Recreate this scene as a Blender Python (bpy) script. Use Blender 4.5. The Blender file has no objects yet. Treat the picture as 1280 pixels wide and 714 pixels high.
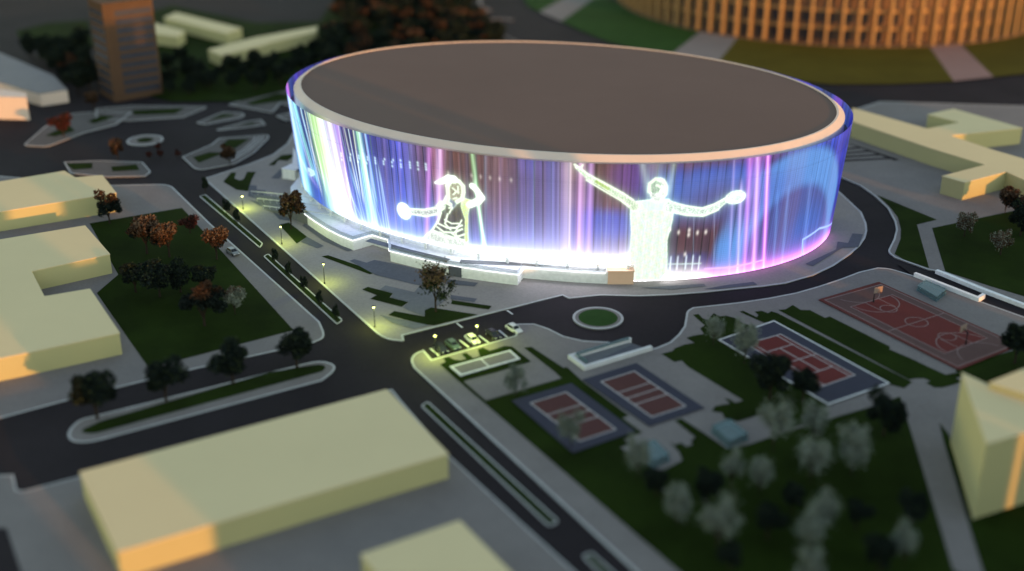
import bpy, math, random
import numpy as np
from mathutils import Vector

random.seed(7)
RNG = np.random.default_rng(11)
R = math.radians
sc = bpy.context.scene
COL = sc.collection

# ------------------------------------------------------------------ camera model (photo pixels -> metres on a level plane)
FPX, PIT, HC = 1535.0, R(24.18), 129.0
CP, SP = math.cos(PIT), math.sin(PIT)


def G(px, py, z=0.0):
    a = (px - 640.0) / FPX
    b = -(py - 357.0) / FPX
    dy, dz = CP + SP * b, -SP + CP * b
    t = (z - HC) / dz
    return (t * a, t * dy)


def proj(x, y, z):
    z = z - HC
    d = CP * y - SP * z
    return 640 + FPX * x / d, 357 - FPX * (SP * y + CP * z) / d


def up_to(px, py, bx, by):
    """height of the thing whose foot is at pixel (bx,by) and whose top is at pixel row py"""
    y0 = G(bx, by)[1]
    zs = np.linspace(0, 60, 601)
    ys = np.array([G(px, py, z)[1] for z in zs])
    return float(zs[np.argmin(abs(ys - y0))])


# ------------------------------------------------------------------ materials
def srgb(r, g, b):
    f = lambda c: (c / 12.92 if c <= 0.04045 else ((c + 0.055) / 1.055) ** 2.4)
    return tuple(f(c / 255.0) for c in (r, g, b))


def mat(name, col, rough=0.85, var=0.18, scale=0.25, fine=None, spec=0.04, metal=0.0, col2=None):
    m = bpy.data.materials.new(name)
    m.use_nodes = True
    nt = m.node_tree
    b = nt.nodes['Principled BSDF']
    b.inputs['Roughness'].default_value = rough
    b.inputs['Metallic'].default_value = metal
    b.inputs['Specular IOR Level'].default_value = spec
    tc = nt.nodes.new('ShaderNodeTexCoord')
    n1 = nt.nodes.new('ShaderNodeTexNoise')
    n1.inputs['Scale'].default_value = scale
    n1.inputs['Detail'].default_value = 7
    n1.inputs['Roughness'].default_value = 0.65
    nt.links.new(tc.outputs['Object'], n1.inputs['Vector'])
    mr = nt.nodes.new('ShaderNodeMapRange')
    mr.inputs['From Min'].default_value = 0.3
    mr.inputs['From Max'].default_value = 0.7
    nt.links.new(n1.outputs['Fac'], mr.inputs['Value'])
    mx = nt.nodes.new('ShaderNodeMix')
    mx.data_type = 'RGBA'
    c2 = col2 or tuple(c * (1 + var) for c in col)
    c1 = tuple(c * (1 - var) for c in col)
    mx.inputs['A'].default_value = (*c1, 1)
    mx.inputs['B'].default_value = (*c2, 1)
    nt.links.new(mr.outputs['Result'], mx.inputs['Factor'])
    out = mx.outputs['Result']
    if fine:
        n2 = nt.nodes.new('ShaderNodeTexNoise')
        n2.inputs['Scale'].default_value = fine
        n2.inputs['Detail'].default_value = 4
        nt.links.new(tc.outputs['Object'], n2.inputs['Vector'])
        mr2 = nt.nodes.new('ShaderNodeMapRange')
        mr2.inputs['From Min'].default_value = 0.25
        mr2.inputs['From Max'].default_value = 0.88
        mr2.inputs['To Min'].default_value = 0.88
        mr2.inputs['To Max'].default_value = 1.12
        nt.links.new(n2.outputs['Fac'], mr2.inputs['Value'])
        mm = nt.nodes.new('ShaderNodeMix')
        mm.data_type = 'RGBA'
        mm.blend_type = 'MULTIPLY'
        mm.inputs['Factor'].default_value = 1
        nt.links.new(out, mm.inputs['A'])
        nt.links.new(mr2.outputs['Result'], mm.inputs['B'])
        out = mm.outputs['Result']
    nt.links.new(out, b.inputs['Base Color'])
    return m


def emat(name, col, strength, base=(0.5, 0.5, 0.5)):
    m = mat(name, base)
    b = m.node_tree.nodes['Principled BSDF']
    b.inputs['Emission Color'].default_value = (*col, 1)
    b.inputs['Emission Strength'].default_value = strength
    return m


def glass(name, col, alpha=0.5):
    m = mat(name, col, 0.12, 0.1, 0.5, spec=0.5)
    m.node_tree.nodes['Principled BSDF'].inputs['Alpha'].default_value = alpha
    return m


M = dict(
    asphalt=mat('asphalt', (0.024, 0.020, 0.0225), 0.8, 0.2, 0.03, 0.9),
    far_ground=mat('far_ground', (0.03, 0.03, 0.04), 0.9, 0.3, 0.01, 0.2),
    pave=mat('paving', (0.19, 0.172, 0.166), 0.8, 0.10, 0.06, 1.6),
    plaza=mat('plaza_paving', (0.262, 0.240, 0.225), 0.75, 0.08, 0.05, 1.4),
    island=mat('traffic_island_paving', (0.115, 0.105, 0.102), 0.8, 0.1, 0.06, 1.4),
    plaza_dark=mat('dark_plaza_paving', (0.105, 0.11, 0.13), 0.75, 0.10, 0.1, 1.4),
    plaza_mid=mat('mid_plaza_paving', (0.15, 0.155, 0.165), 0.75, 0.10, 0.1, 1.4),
    kerb=mat('kerb_stone', (0.42, 0.42, 0.42), 0.8, 0.10, 0.3, 2.0),
    grass=mat('grass', (0.013, 0.024, 0.003), 0.95, 0.38, 0.06, 1.8),
    grass_sunlit=mat('sunlit_grass', (0.075, 0.062, 0.010), 0.95, 0.15, 0.04, 0.8),  # low sun on the stadium lawn, put into the grass colour
    grass_far=mat('mown_grass', (0.024, 0.060, 0.014), 0.95, 0.15, 0.04, 0.8),
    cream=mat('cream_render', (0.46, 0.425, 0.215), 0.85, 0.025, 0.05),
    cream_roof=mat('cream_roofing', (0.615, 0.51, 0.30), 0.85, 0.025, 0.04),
    grey_roof=mat('pale_grey_roofing', (0.20, 0.19, 0.195), 0.7, 0.08, 0.1, 0.8),
    pinkwall=mat('peach_render', (0.62, 0.52, 0.45), 0.85, 0.05, 0.1),
    tower=mat('tower_concrete', (0.085, 0.052, 0.034), 0.8, 0.1, 0.2),
    tower_lit=mat('tower_sunlit_copy', (0.30, 0.20, 0.15), 0.8, 0.08, 0.2),  # tower colour with orange sunlight mixed in, not assigned anywhere
    winband=mat('dark_window_glass', (0.035, 0.04, 0.055), 0.25, 0.2, 0.3, spec=0.5),
    roof=mat('arena_roof_membrane', (0.130, 0.090, 0.079), 0.8, 0.05, 0.02),
    rim=mat('arena_parapet', (0.60, 0.50, 0.44), 0.7, 0.04, 0.1),
    podium=mat('white_podium_stone', (0.80, 0.80, 0.80), 0.6, 0.03, 0.1, 1.0),
    peach=mat('sunlit_peach_stone', (0.76, 0.50, 0.35), 0.7, 0.05, 0.2),  # warm sunlight on the entrance block is mixed into this colour
    dark=mat('dark_metal', (0.02, 0.021, 0.024), 0.5, 0.2, 1.0),
    inner=mat('arena_inner_wall', (0.16, 0.16, 0.20), 0.6, 0.1, 0.3),
    steel=mat('steel', (0.30, 0.31, 0.32), 0.4, 0.1, 1.0, metal=0.6),
    white=mat('white_paint', (0.62, 0.62, 0.62), 0.6, 0.08, 0.5, 3.0),
    line=mat('court_line_paint', (0.40, 0.38, 0.38), 0.7, 0.10, 0.6),
    line_dim=mat('worn_court_line_paint', (0.21, 0.15, 0.145), 0.7, 0.12, 0.6),
    apron=mat('blue_court_surface', (0.046, 0.047, 0.066), 0.75, 0.08, 0.1, 2.0),
    court=mat('red_brown_court_surface', (0.085, 0.038, 0.036), 0.75, 0.08, 0.1, 2.0),
    court_red=mat('red_court_surface', (0.125, 0.030, 0.027), 0.75, 0.08, 0.1, 2.0),
    court_dark=mat('dull_red_court_surface', (0.115, 0.034, 0.030), 0.75, 0.08, 0.1, 2.0),
    court_grey=mat('grey_brown_court_surface', (0.105, 0.062, 0.058), 0.75, 0.08, 0.1, 2.0),
    glass=glass('blue_green_glass', (0.07, 0.15, 0.17), 0.6),
    rail=glass('rail_glass', (0.30, 0.34, 0.36), 0.35),
    bark=mat('bark', (0.035, 0.026, 0.02), 0.95, 0.2, 2.0),
    lf_dark=mat('dark_leaves', (0.011, 0.016, 0.014), 0.9, 0.35, 0.7),
    lf_green=mat('green_leaves', (0.030, 0.042, 0.020), 0.9, 0.35, 0.7),
    lf_pale=mat('silvery_leaves', (0.20, 0.225, 0.185), 0.9, 0.25, 0.7),
    lf_grey=mat('grey_green_leaves', (0.12, 0.14, 0.11), 0.9, 0.25, 0.7),
    lf_autumn_sunlit=mat('autumn_sunlit_leaves', (0.105, 0.070, 0.046), 0.9, 0.30, 0.7),  # autumn foliage, also the sunlight painted on some tree tops
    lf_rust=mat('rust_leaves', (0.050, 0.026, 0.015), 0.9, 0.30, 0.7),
    lf_red=mat('dark_red_leaves', (0.07, 0.022, 0.018), 0.9, 0.30, 0.7),
    sun_block=mat('sun_blocker_dull_green', (0.03, 0.035, 0.02), 0.95, 0.3, 0.02),
    fin=mat('stadium_fin', (0.40, 0.235, 0.10), 0.7, 0.06, 0.2),
    fin_wall=mat('stadium_wall', (0.17, 0.105, 0.07), 0.7, 0.18, 0.06),
    pink_path=mat('pink_path_paving', (0.24, 0.155, 0.14), 0.8, 0.06, 0.1),
    car_black=mat('black_car_paint', (0.010, 0.011, 0.014), 0.25, 0.1, 1, spec=0.6),
    car_teal=mat('dark_green_car_paint', (0.055, 0.085, 0.085), 0.3, 0.1, 1, spec=0.6),
    car_white=mat('white_car_paint', (0.60, 0.60, 0.60), 0.3, 0.03, 1, spec=0.6),
    car_grey=mat('grey_car_paint', (0.16, 0.17, 0.18), 0.3, 0.05, 1, spec=0.6),
    tyre=mat('tyre_rubber', (0.012, 0.012, 0.012), 0.9, 0.1, 2),
    carglass=mat('car_glass', (0.012, 0.014, 0.017), 0.1, 0.1, 1, spec=0.6),
    lens=mat('clear_lens', (0.6, 0.6, 0.58), 0.2, 0.05, 1),
    added_glow=emat('added_edge_glow', (.92, .95, 1.0), .7),
    lamp=emat('street_lamp_glow', (0.95, 1.0, 0.25), 5.0),
    backboard=mat('backboard_paint', (0.30, 0.22, 0.18), 0.6, 0.05, 1),
    ringred=mat('orange_hoop', (0.35, 0.09, 0.03), 0.5, 0.05, 1),
)


# ------------------------------------------------------------------ object helpers
def tag(o, label=None, cat=None, group=None, kind=None):
    if label: o['label'] = label
    if cat: o['category'] = cat
    if group: o['group'] = group
    if kind: o['kind'] = kind
    return o


def thing(name, label, cat, loc=(0, 0, 0), rz=0.0, group=None):
    o = bpy.data.objects.new(name, None)
    COL.objects.link(o)
    o.location = loc
    o.rotation_euler = (0, 0, rz)
    return tag(o, label, cat, group)


class MB:
    def __init__(s):
        s.v, s.f, s.mi = [], [], []

    def add(s, vs, fs, mi=0):
        k = len(s.v)
        s.v += [tuple(p) for p in vs]
        s.f += [tuple(i + k for i in f) for f in fs]
        s.mi += [mi] * len(fs)

    def box(s, x0, x1, y0, y1, z0, z1, mi=0):
        s.add([(x0, y0, z0), (x1, y0, z0), (x1, y1, z0), (x0, y1, z0), (x0, y0, z1), (x1, y0, z1), (x1, y1, z1), (x0, y1, z1)],
              [(3, 2, 1, 0), (4, 5, 6, 7), (0, 1, 5, 4), (1, 2, 6, 5), (2, 3, 7, 6), (3, 0, 4, 7)], mi)

    def prism(s, pts, z0, z1, top=True, bottom=False, mi=0):
        pts = ccw(pts)
        n = len(pts)
        vs = [(p[0], p[1], z0) for p in pts] + [(p[0], p[1], z1) for p in pts]
        fs = [(i, (i + 1) % n, n + (i + 1) % n, n + i) for i in range(n)] if z1 != z0 else []
        if top: fs.append(tuple(range(n, 2 * n)))
        if bottom: fs.append(tuple(reversed(range(n))))
        s.add(vs, fs, mi)

    def flat(s, pts, z, mi=0):
        pts = ccw(pts)
        s.add([(p[0], p[1], z) for p in pts], [tuple(range(len(pts)))], mi)

    def tube(s, pts, radii, n=7, mi=0, cap=True):
        rings = []
        vs, fs = [], []
        for i, p in enumerate(pts):
            p = Vector(p)
            a = Vector(pts[max(0, i - 1)])
            b = Vector(pts[min(len(pts) - 1, i + 1)])
            d = (b - a).normalized()
            u = d.cross(Vector((0, 0, 1)))
            if u.length < 1e-4: u = d.cross(Vector((1, 0, 0)))
            u.normalize()
            w = d.cross(u)
            r = radii[i] if isinstance(radii, (list, tuple)) else radii
            for k in range(n):
                t = 2 * math.pi * k / n
                vs.append(p + (u * math.cos(t) + w * math.sin(t)) * r)
        for i in range(len(pts) - 1):
            for k in range(n):
                fs.append((i * n + k, i * n + (k + 1) % n, (i + 1) * n + (k + 1) % n, (i + 1) * n + k))
        if cap:
            fs.append(tuple(reversed(range(n))))
            fs.append(tuple(range((len(pts) - 1) * n, len(pts) * n)))
        s.add(vs, fs, mi)

    def strip(s, pts, w, z0, z1, closed=False, side=0.0, mi=0):
        """a band of width w along a polyline; side -1..1 shifts it across"""
        n = len(pts)
        L, Rr = [], []
        for i in range(n):
            a = pts[(i - 1) % n] if (closed or i > 0) else pts[i]
            b = pts[(i + 1) % n] if (closed or i < n - 1) else pts[i]
            c = pts[i]
            def unit(p, q):
                dx, dy = q[0] - p[0], q[1] - p[1]
                l = math.hypot(dx, dy) or 1
                return dx / l, dy / l
            d1 = unit(a, c) if a != c else unit(c, b)
            d2 = unit(c, b) if b != c else d1
            mx, my = d1[0] + d2[0], d1[1] + d2[1]
            l = math.hypot(mx, my) or 1
            mx, my = mx / l, my / l
            k = 1 / max(0.5, mx * d1[0] + my * d1[1])
            nx, ny = -my * k, mx * k
            L.append((c[0] + nx * w * (side + 1) / 2, c[1] + ny * w * (side + 1) / 2))
            Rr.append((c[0] + nx * w * (side - 1) / 2, c[1] + ny * w * (side - 1) / 2))
        m = n if closed else n - 1
        vs = [(p[0], p[1], z1) for p in L] + [(p[0], p[1], z1) for p in Rr]
        fs = [(n + i, n + (i + 1) % n, (i + 1) % n, i) for i in range(m)]
        if z1 - z0 > 1e-6:
            vs += [(p[0], p[1], z0) for p in L] + [(p[0], p[1], z0) for p in Rr]
            for i in range(m):
                j = (i + 1) % n
                fs.append((i, j, 2 * n + j, 2 * n + i))
                fs.append((n + j, n + i, 3 * n + i, 3 * n + j))
            if not closed:
                fs.append((0, 2 * n, 3 * n, n))
                fs.append((n - 1, 2 * n - 1, 4 * n - 1, 3 * n - 1))
        s.add(vs, fs, mi)

    def mesh(s, name, mats, smooth=False):
        me = bpy.data.meshes.new(name)
        me.from_pydata(s.v, [], s.f)
        for m in (mats if isinstance(mats, (list, tuple)) else [mats]): me.materials.append(m)
        if any(s.mi): me.polygons.foreach_set('material_index', s.mi)
        if smooth: me.polygons.foreach_set('use_smooth', [True] * len(me.polygons))
        me.update()
        return me

    def build(s, name, mats, parent=None, smooth=False):
        o = bpy.data.objects.new(name, s.mesh(name, mats, smooth))
        COL.objects.link(o)
        o.parent = parent
        return o


def area(pts):
    return 0.5 * sum(pts[i][0] * pts[(i + 1) % len(pts)][1] - pts[(i + 1) % len(pts)][0] * pts[i][1] for i in range(len(pts)))


def ccw(pts):
    pts = [tuple(p) for p in pts]
    return pts if area(pts) > 0 else pts[::-1]


def W(pts, z=0.0, closed=True):
    """pixels (x, y[, corner radius in metres]) -> metres, corners with a radius rounded"""
    q = [(*G(p[0], p[1], z), p[2] if len(p) > 2 else 0) for p in pts]
    out = []
    n = len(q)
    for i, p in enumerate(q):
        if p[2] <= 0 or (not closed and i in (0, n - 1)):
            out.append((p[0], p[1]))
            continue
        a, b = q[i - 1], q[(i + 1) % n]
        def to(o):
            dx, dy = o[0] - p[0], o[1] - p[1]
            l = math.hypot(dx, dy)
            r = min(p[2], l * 0.48)
            return p[0] + dx / l * r, p[1] + dy / l * r
        s, e = to(a), to(b)
        for k in range(9):
            t = k / 8
            out.append(tuple((1 - t) ** 2 * s[c] + 2 * t * (1 - t) * p[c] + t * t * e[c] for c in (0, 1)))
    return out


ZK = [0]


def layer():
    ZK[0] += 1
    return 0.004 * ZK[0]


def pavement(name, px, m='pave', kerb=0.5, h=0.12, world=None):
    pts = ccw(world or W(px))
    z = h + layer()
    b = MB()
    b.prism(pts, 0.0, z)
    tag(b.build(name, M[m]), kind='structure')
    if kerb:
        k = MB()
        k.strip(pts, kerb, 0.0, z + 0.03, True, 1.0)
        tag(k.build('kerb', M['kerb']), kind='structure')


def sheet(name, px, m, z=None, world=None):
    b = MB()
    b.flat(world or W(px), z if z is not None else 0.16 + layer())
    return tag(b.build(name, M[m]), kind='structure')


CAX = R(-58.4)


def stepped(pts, step=1.5):
    # lawns of the sports ground end in square paving modules: short oblique edges run in steps
    cu, cv = (math.cos(CAX), math.sin(CAX)), (-math.sin(CAX), math.cos(CAX))
    out = []
    for i, a in enumerate(pts):
        b = pts[(i + 1) % len(pts)]
        out.append(a)
        dx, dy = b[0] - a[0], b[1] - a[1]
        du, dv_ = dx * cu[0] + dy * cu[1], dx * cv[0] + dy * cv[1]
        if math.hypot(dx, dy) > 26: continue
        n = int(min(abs(du), abs(dv_)) / step)
        for k in range(max(n, 0)):
            p = (k + .5) / n if n else 0
            t0, t1 = k / n, (k + 1) / n
            out.append((a[0] + cu[0] * du * t1 + cv[0] * dv_ * t0, a[1] + cu[1] * du * t1 + cv[1] * dv_ * t0))
            if k < n - 1: out.append((a[0] + dx * t1, a[1] + dy * t1))
    return out


def ell(cx, cy, rx, ry, n=40, a0=0, a1=360):
    return [(cx + rx * math.cos(R(a0 + (a1 - a0) * i / n)), cy + ry * math.sin(R(a0 + (a1 - a0) * i / n))) for i in range(n)]


# ------------------------------------------------------------------ ground
g = MB()
g.box(-900, 900, -300, 1500, -2, 0)
tag(g.build('ground', M['asphalt']), kind='structure')

# city block with park on the left
pavement('pavement', [(-80, 214), (140, 232), (212, 230.5, 4), (263, 280, 2), (400, 403, 1), (408, 422, 4), (392, 429), (225, 466), (96, 498), (-80, 545)])
sheet('lawn', [(112, 280), (227.5, 260.5), (367, 413.5), (186, 461), (121, 367), (148, 344)], 'grass')
# pavement round the big bottom building
pavement('pavement', [(-60, 597), (17, 594), (21, 613), (28, 615), (97, 597), (490, 487), (502, 502), (558, 567), (649, 652), (717, 714), (790, 782), (-80, 800)], kerb=0.35)
sheet('road', [(-40, 662), (8, 661), (26, 714), (45, 760), (-60, 770)], 'asphalt')
# long median with four trees
pavement('median', [(83, 542, 4), (97, 526, 3), (115, 521.5), (399, 450.7, 3), (419, 456, 2), (419, 464, 2), (403, 476.5), (111, 554.5, 3), (88, 553, 3)])
sheet('lawn', [(98, 540, 2), (127, 527), (338, 466), (400, 456, 2), (408, 459, 2), (403, 465), (115, 544, 2)], 'grass')
# planted strips along the road
pavement('median', [(249, 246, 0.6), (257, 243.5, 0.6), (329, 305, .8), (325, 311, .8)], m='grass', kerb=0.35)
pavement('median', [(329, 321, .8), (335.5, 317.5, .8), (429, 401, .8), (421, 406.5, .8)], m='grass', kerb=0.35)
pavement('median', [(525.5, 508, .8), (535, 502.5, .8), (699, 653, .9), (686, 659.5, .9)], m='grass', kerb=0.35)
pavement('median', [(727, 696, .8), (739, 690.5, .8), (860, 800, .9), (840, 806, .9)], m='grass', kerb=0.35)

# arena plaza
RINGK = [(703, 370), (711, 374), (750, 370), (800, 371), (840, 369.4), (880, 366.3), (921, 362), (953, 359), (982, 355), (1016.7, 345), (1042, 333),
         (1063, 318.6), (1075, 308), (1081.7, 298), (1084, 289), (1083, 280), (1077, 266), (1062, 252), (1049, 240)]
pavement('plaza', [(254.5, 224), (440, 390), (479, 425, 5), (506, 427.5, 1), (504, 420)] + RINGK +
         [(1010, 205), (900, 150), (600, 120), (400, 135), (367, 165), (359, 180), (341, 193.7), (310, 206)], m='plaza', kerb=0.55)
for px, m in [
    ([(289, 216.4), (295.5, 216.4), (293, 223.7), (300, 226.4), (304.6, 224.6), (309, 215.5), (320, 215.5), (314.6, 225.5), (310, 240), (295.5, 238), (279, 228)], 'grass'),
    ([(335.5, 207.3), (352, 194.6), (373, 192.8), (359, 202), (348, 201), (343, 207.7)], 'grass'),
    ([(339, 223.7), (350, 212.8), (361, 205.5), (359, 212.8), (349, 224.6)], 'plaza_dark'),
    ([(312, 232), (321, 233), (321, 238), (332, 239), (333, 246.5), (344.6, 247.4), (352, 252), (340, 256), (310, 246)], 'plaza_dark'),
    ([(312, 251), (324, 258), (337, 262), (349, 275), (362, 277), (366, 270), (350, 262), (330, 254)], 'plaza_dark'),
    ([(349, 282), (361, 279), (384, 297), (371, 305.5)], 'grass'),
    ([(384, 297), (405, 308.5), (397, 311.5), (376, 303.5)], 'plaza_dark'),
    ([(382, 279), (410, 298), (442, 313.5), (435, 315.5), (404, 302), (378, 283)], 'plaza_dark'),  # dark strip painting the shade below the podium edge
    ([(402, 321.6), (410, 320), (471, 341), (462.5, 344)], 'grass'),
    ([(437, 327), (443, 325), (458, 329.5), (468, 326), (500, 332), (533, 340), (562, 348), (545, 358), (524, 358), (470, 345)], 'plaza_dark'),
    ([(453, 363), (460, 359.7), (491, 368), (487, 373), (510, 379), (502, 384.6), (463, 374.6), (471, 370)], 'grass'),
    ([(474.6, 363), (482, 358), (518, 366.4), (524, 359), (547, 365), (556, 377), (530, 396.3), (512, 390), (504, 385.5), (511, 379), (489, 373), (492, 368)], 'plaza_mid'),
    ([(485.5, 395), (493, 390), (531, 397), (531, 389), (539, 385.5), (597, 394.5), (543, 408), (530, 407)], 'grass'),
    ([(565.5, 376.5), (614.6, 383.7), (611, 388), (563.7, 381)], 'grass'),
    ([(563.7, 370), (596.4, 374.6), (593, 379), (563, 375)], 'plaza_dark'),
    ([(558, 350), (598, 354.6), (593, 359), (556, 356)], 'plaza_dark'),
    ([(474.6, 394.7), (485, 397), (537, 408), (517, 412.5), (490, 405)], 'plaza_mid'),
    ([(880.6, 362.5), (905, 358), (941.6, 353.5), (946.6, 357), (899, 362.5)], 'plaza_dark'),
    ([(800, 361), (830, 359), (880, 356), (882, 359), (840, 363)], 'plaza_mid'),
    ([(1006.6, 331), (1045, 313), (1047, 303), (1060, 305), (1065.5, 293), (1078.7, 294), (1073, 310), (1053, 311), (1016, 334)], 'plaza_dark'),
]:
    sheet('lawn' if m == 'grass' else 'plaza_paving', px, m)

# sports ground, its pavement and the lower park
pavement('pavement', [(517, 461), (512.5, 451, 3), (518, 443, 3), (529.6, 438.5), (540, 450.6), (644.5, 420.5), (640, 409, 2), (648, 406), (667.7, 405.8), (686, 412), (704.7, 421.4),
                      (729, 427), (760, 428.7), (790, 433), (814, 438.6, 2), (837, 429), (848, 419), (855, 409), (857, 398, 2), (858, 390, 2), (866, 385.5), (886.5, 383.3), (925, 379), (962, 373.4), (995, 367), (1023, 359),
                      (1050, 350), (1073.6, 341), (1097, 335.6), (1112, 336.5, 2), (1143, 346), (1223, 377), (1330, 415), (1380, 500), (1380, 800), (850, 768)])
k = MB()
k.strip(W([(540, 450.6), (553, 460), (619, 516), (663, 554), (800, 673), (880, 742)], closed=False), 0.3, 0.1, 0.17)
tag(k.build('kerb', M['kerb']), kind='structure')
for px in [
    [(550, 457), (557, 454), (554, 449), (561, 447.5), (568, 451), (576, 452), (583, 450), (577, 444), (583, 442.5), (592, 449.5), (600, 447), (597, 438), (604, 436), (612, 440),
     (622, 437), (630, 434), (640, 434.5), (664, 453.5), (577, 480), (573, 478)],
    [(571, 476), (580, 479), (607, 502.5), (702, 474.5), (693, 466), (655, 436), (664, 435), (704, 461), (709, 460.5), (729, 479), (786, 521), (778, 524), (792, 546), (780, 551), (775, 561),
     (793, 572), (812, 584), (834, 587), (853, 577), (849, 567), (836, 553), (866, 557), (863, 553), (869, 548), (843, 527), (852, 525), (880, 543), (909, 563), (937, 557), (976, 543.5), (1010, 533),
     (1092, 509), (1125, 497), (1155, 595), (1191, 714), (1210, 775), (930, 785), (800, 674), (663, 555), (619, 517)],
    [(820, 446), (841, 440), (843, 437), (856, 432), (868, 430), (867, 421), (880, 419), (875, 412), (881, 408), (874, 402), (866, 395), (873, 394), (878, 399), (885, 402), (888, 397), (892, 393), (900, 397), (907, 396), (919, 399), (928, 405), (943, 410),
     (898, 427.5), (1034.9, 509), (1000, 522), (990, 537), (965, 524), (940, 523), (922, 528.6), (905, 524), (903, 518), (889.5, 515.5), (894, 509), (912.5, 506), (905, 499), (912.5, 501), (929, 502), (860, 460), (852, 452), (843, 454)],
    [(924, 391), (929, 390), (946, 398), (948, 395), (943, 391), (952, 390), (960, 393), (964, 390.5), (972, 393), (1140, 479), (1130, 487), (1112, 482), (967, 403), (955, 405)],
    [(973, 389), (982, 388), (991, 382.7), (1001, 389), (1012, 389), (1037, 397), (1075, 416), (1112.6, 435), (1111, 438), (1137, 449), (1160, 460), (1182, 470), (1196, 467), (1193, 482), (1178, 486), (1168, 486), (1163, 478), (1155, 474.5), (1145, 474.5), (1135.6, 476)],
    [(1201, 469), (1245, 446), (1300, 430), (1320, 480), (1237, 482), (1205, 470)],
    [(1179, 552), (1174, 530), (1186, 545), (1215, 652), (1300, 620), (1360, 760), (1246, 770), (1221, 691)],
]:
    sheet('lawn', None, 'grass', world=W(px) if px[0] == (1179, 552) else stepped(W(px)))
sheet('paving', [(580, 478), (666, 455), (702, 474), (607, 502)], 'pave')
k = MB()
FR = W([(562, 460.3), (637.8, 439.5), (650.4, 450.6), (575.6, 472)])
k.flat(FR, 0.44)
tag(k.build('paving', M['pave']), kind='structure')
k = MB()
k.strip(ccw(FR), 0.6, 0.1, 0.47, True, 1.0)
k.strip(W([(600, 450), (611, 460)], closed=False), 0.35, 0.3, 0.462)
tag(k.build('kerb', M['white']), kind='structure')
# parking bay lines
k = MB()
for a, b in (((537.8, 435.5), (549, 445)), ((574.8, 425.4), (586, 434.2)), ((599, 419.5), (610.5, 428.3)), ((623.5, 412.8), (634, 421.5)), ((570.6, 403.8), (578, 409.6)), ((633.6, 388), (641, 393))):
    k.strip([G(*a), G(*b)], 0.42, 0, 0.012)
tag(k.build('parking_lines', M['white']), kind='structure')
# roundabout in front of the arena
c = G(747.5, 398.5)
pavement('roundabout', None, kerb=0.6, world=[(c[0] + 6.15 * math.cos(R(a)), c[1] + 6.15 * math.sin(R(a))) for a in range(0, 360, 6)])
sheet('lawn', None, 'grass_far', world=[(c[0] + 4.75 * math.cos(R(a)), c[1] + 4.75 * math.sin(R(a))) for a in range(0, 360, 6)])

# east side
pavement('pavement', [(1049, 222), (1075, 233), (1093, 246), (1109, 261), (1118, 277.6), (1120, 288), (1117, 300), (1109, 316, 2), (1118, 323), (1159, 338), (1181.5, 342), (1280, 382), (1420, 440), (1420, 200), (1300, 134), (1100, 128), (1030, 150)])
for px in [[(1096, 245), (1171, 276), (1146, 282), (1161, 336.5), (1130, 326), (1118, 319), (1125.6, 300), (1126, 288), (1122, 273), (1112, 260)],
           [(1165, 286.5), (1205, 278), (1247.6, 269), (1340, 250), (1380, 400), (1280, 372), (1240, 360), (1203.5, 348), (1181.5, 341)]]:
    sheet('lawn', px, 'grass')
for y, xr in ((186, 1074), (190.5, 1086), (195, 1098), (199.5, 1112)):
    sheet('paving', [(1046, y + 2), (xr, y - 1.2), (xr + 3, y + .4), (1046, y + 4.2)], 'asphalt')
sheet('paving', [(1056, 179), (1062, 180.5), (1124, 201), (1118, 202)], 'asphalt')

# traffic islands and kerbs at the upper left
ISL = [
    ([(245.7, 154.5), (279, 141), (302.5, 142.3), (306.5, 145.5, 1), (299, 149), (257, 157)], [[(259, 152), (277, 143.8), (292.4, 143.8), (291.6, 146)]]),
    ([(271, 163), (307.6, 153), (326, 150.5), (332.5, 157, 1), (307.6, 160.6), (274, 164.3)], [[(296.6, 158.7), (316, 153.7), (320, 156)]]),
    ([(227.7, 197.4), (264, 182), (274, 174), (334.5, 169.3, 2), (337, 173, 2), (317.6, 192.4), (294, 206), (250.4, 214, 2), (242, 211)],
     [[(275, 184), (285.7, 175.5), (312.6, 174.7), (294, 187)], [(241, 198), (262, 191.5), (280.7, 192.4), (248.7, 205)]]),
    ([(285.7, 131.8), (346, 113), (380, 116), (372, 136), (351, 130), (343, 139.4, 1), (339.5, 142, 1)], [[(307.6, 130), (346, 118), (372, 119), (358, 126.8), (316, 133)]]),
    ([(345.4, 146), (363, 142), (372, 152), (358, 152)], []),
    ([(120, 137), (164.7, 133), (260.5, 134.5, 2), (228.6, 148), (161, 152), (120, 150)], [[(164.7, 139.5), (232, 136), (218.5, 143.5), (168, 145)]]),
    ([(29, 183, 2), (57, 159), (92, 143), (120, 141), (165, 141.6), (145, 157), (106, 167), (59, 184.7, 2)], [[(57, 171), (86, 157), (94, 165), (70, 172)], [(110, 153), (127.5, 145.5), (145, 147.5), (117.6, 156)]]),
    ([(80, 204), (125.5, 202), (178.4, 204, 1), (189, 216, 1), (182, 221.5), (135, 222.5), (88, 218)], [[(139, 210), (170.6, 207), (174.5, 214), (141, 216)], [(82, 206), (115.7, 205), (115.7, 212), (92, 214)]]),
]
for o, gs in ISL:
    pavement('traffic_island', o, m='island', kerb=0.4)
    for q in gs: sheet('lawn', q, 'grass')
k = MB()
for t in (0.25, 0.5, 0.75):
    k.strip(W([(334 - 20 * t, 171 + 2 * t), (331 - 18 * t, 177), (314 - 16 * t, 192 - 3 * t), (292 - 10 * t, 204 - 4 * t)], closed=False), 0.4, 0.2, 0.4)
tag(k.build('kerb', M['kerb']), kind='structure')
c = G(181.5, 176.5)
pavement('roundabout', None, kerb=0.6, world=[(c[0] + 6.2 * math.cos(R(a)), c[1] + 6.2 * math.sin(R(a))) for a in range(0, 360, 8)])
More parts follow.
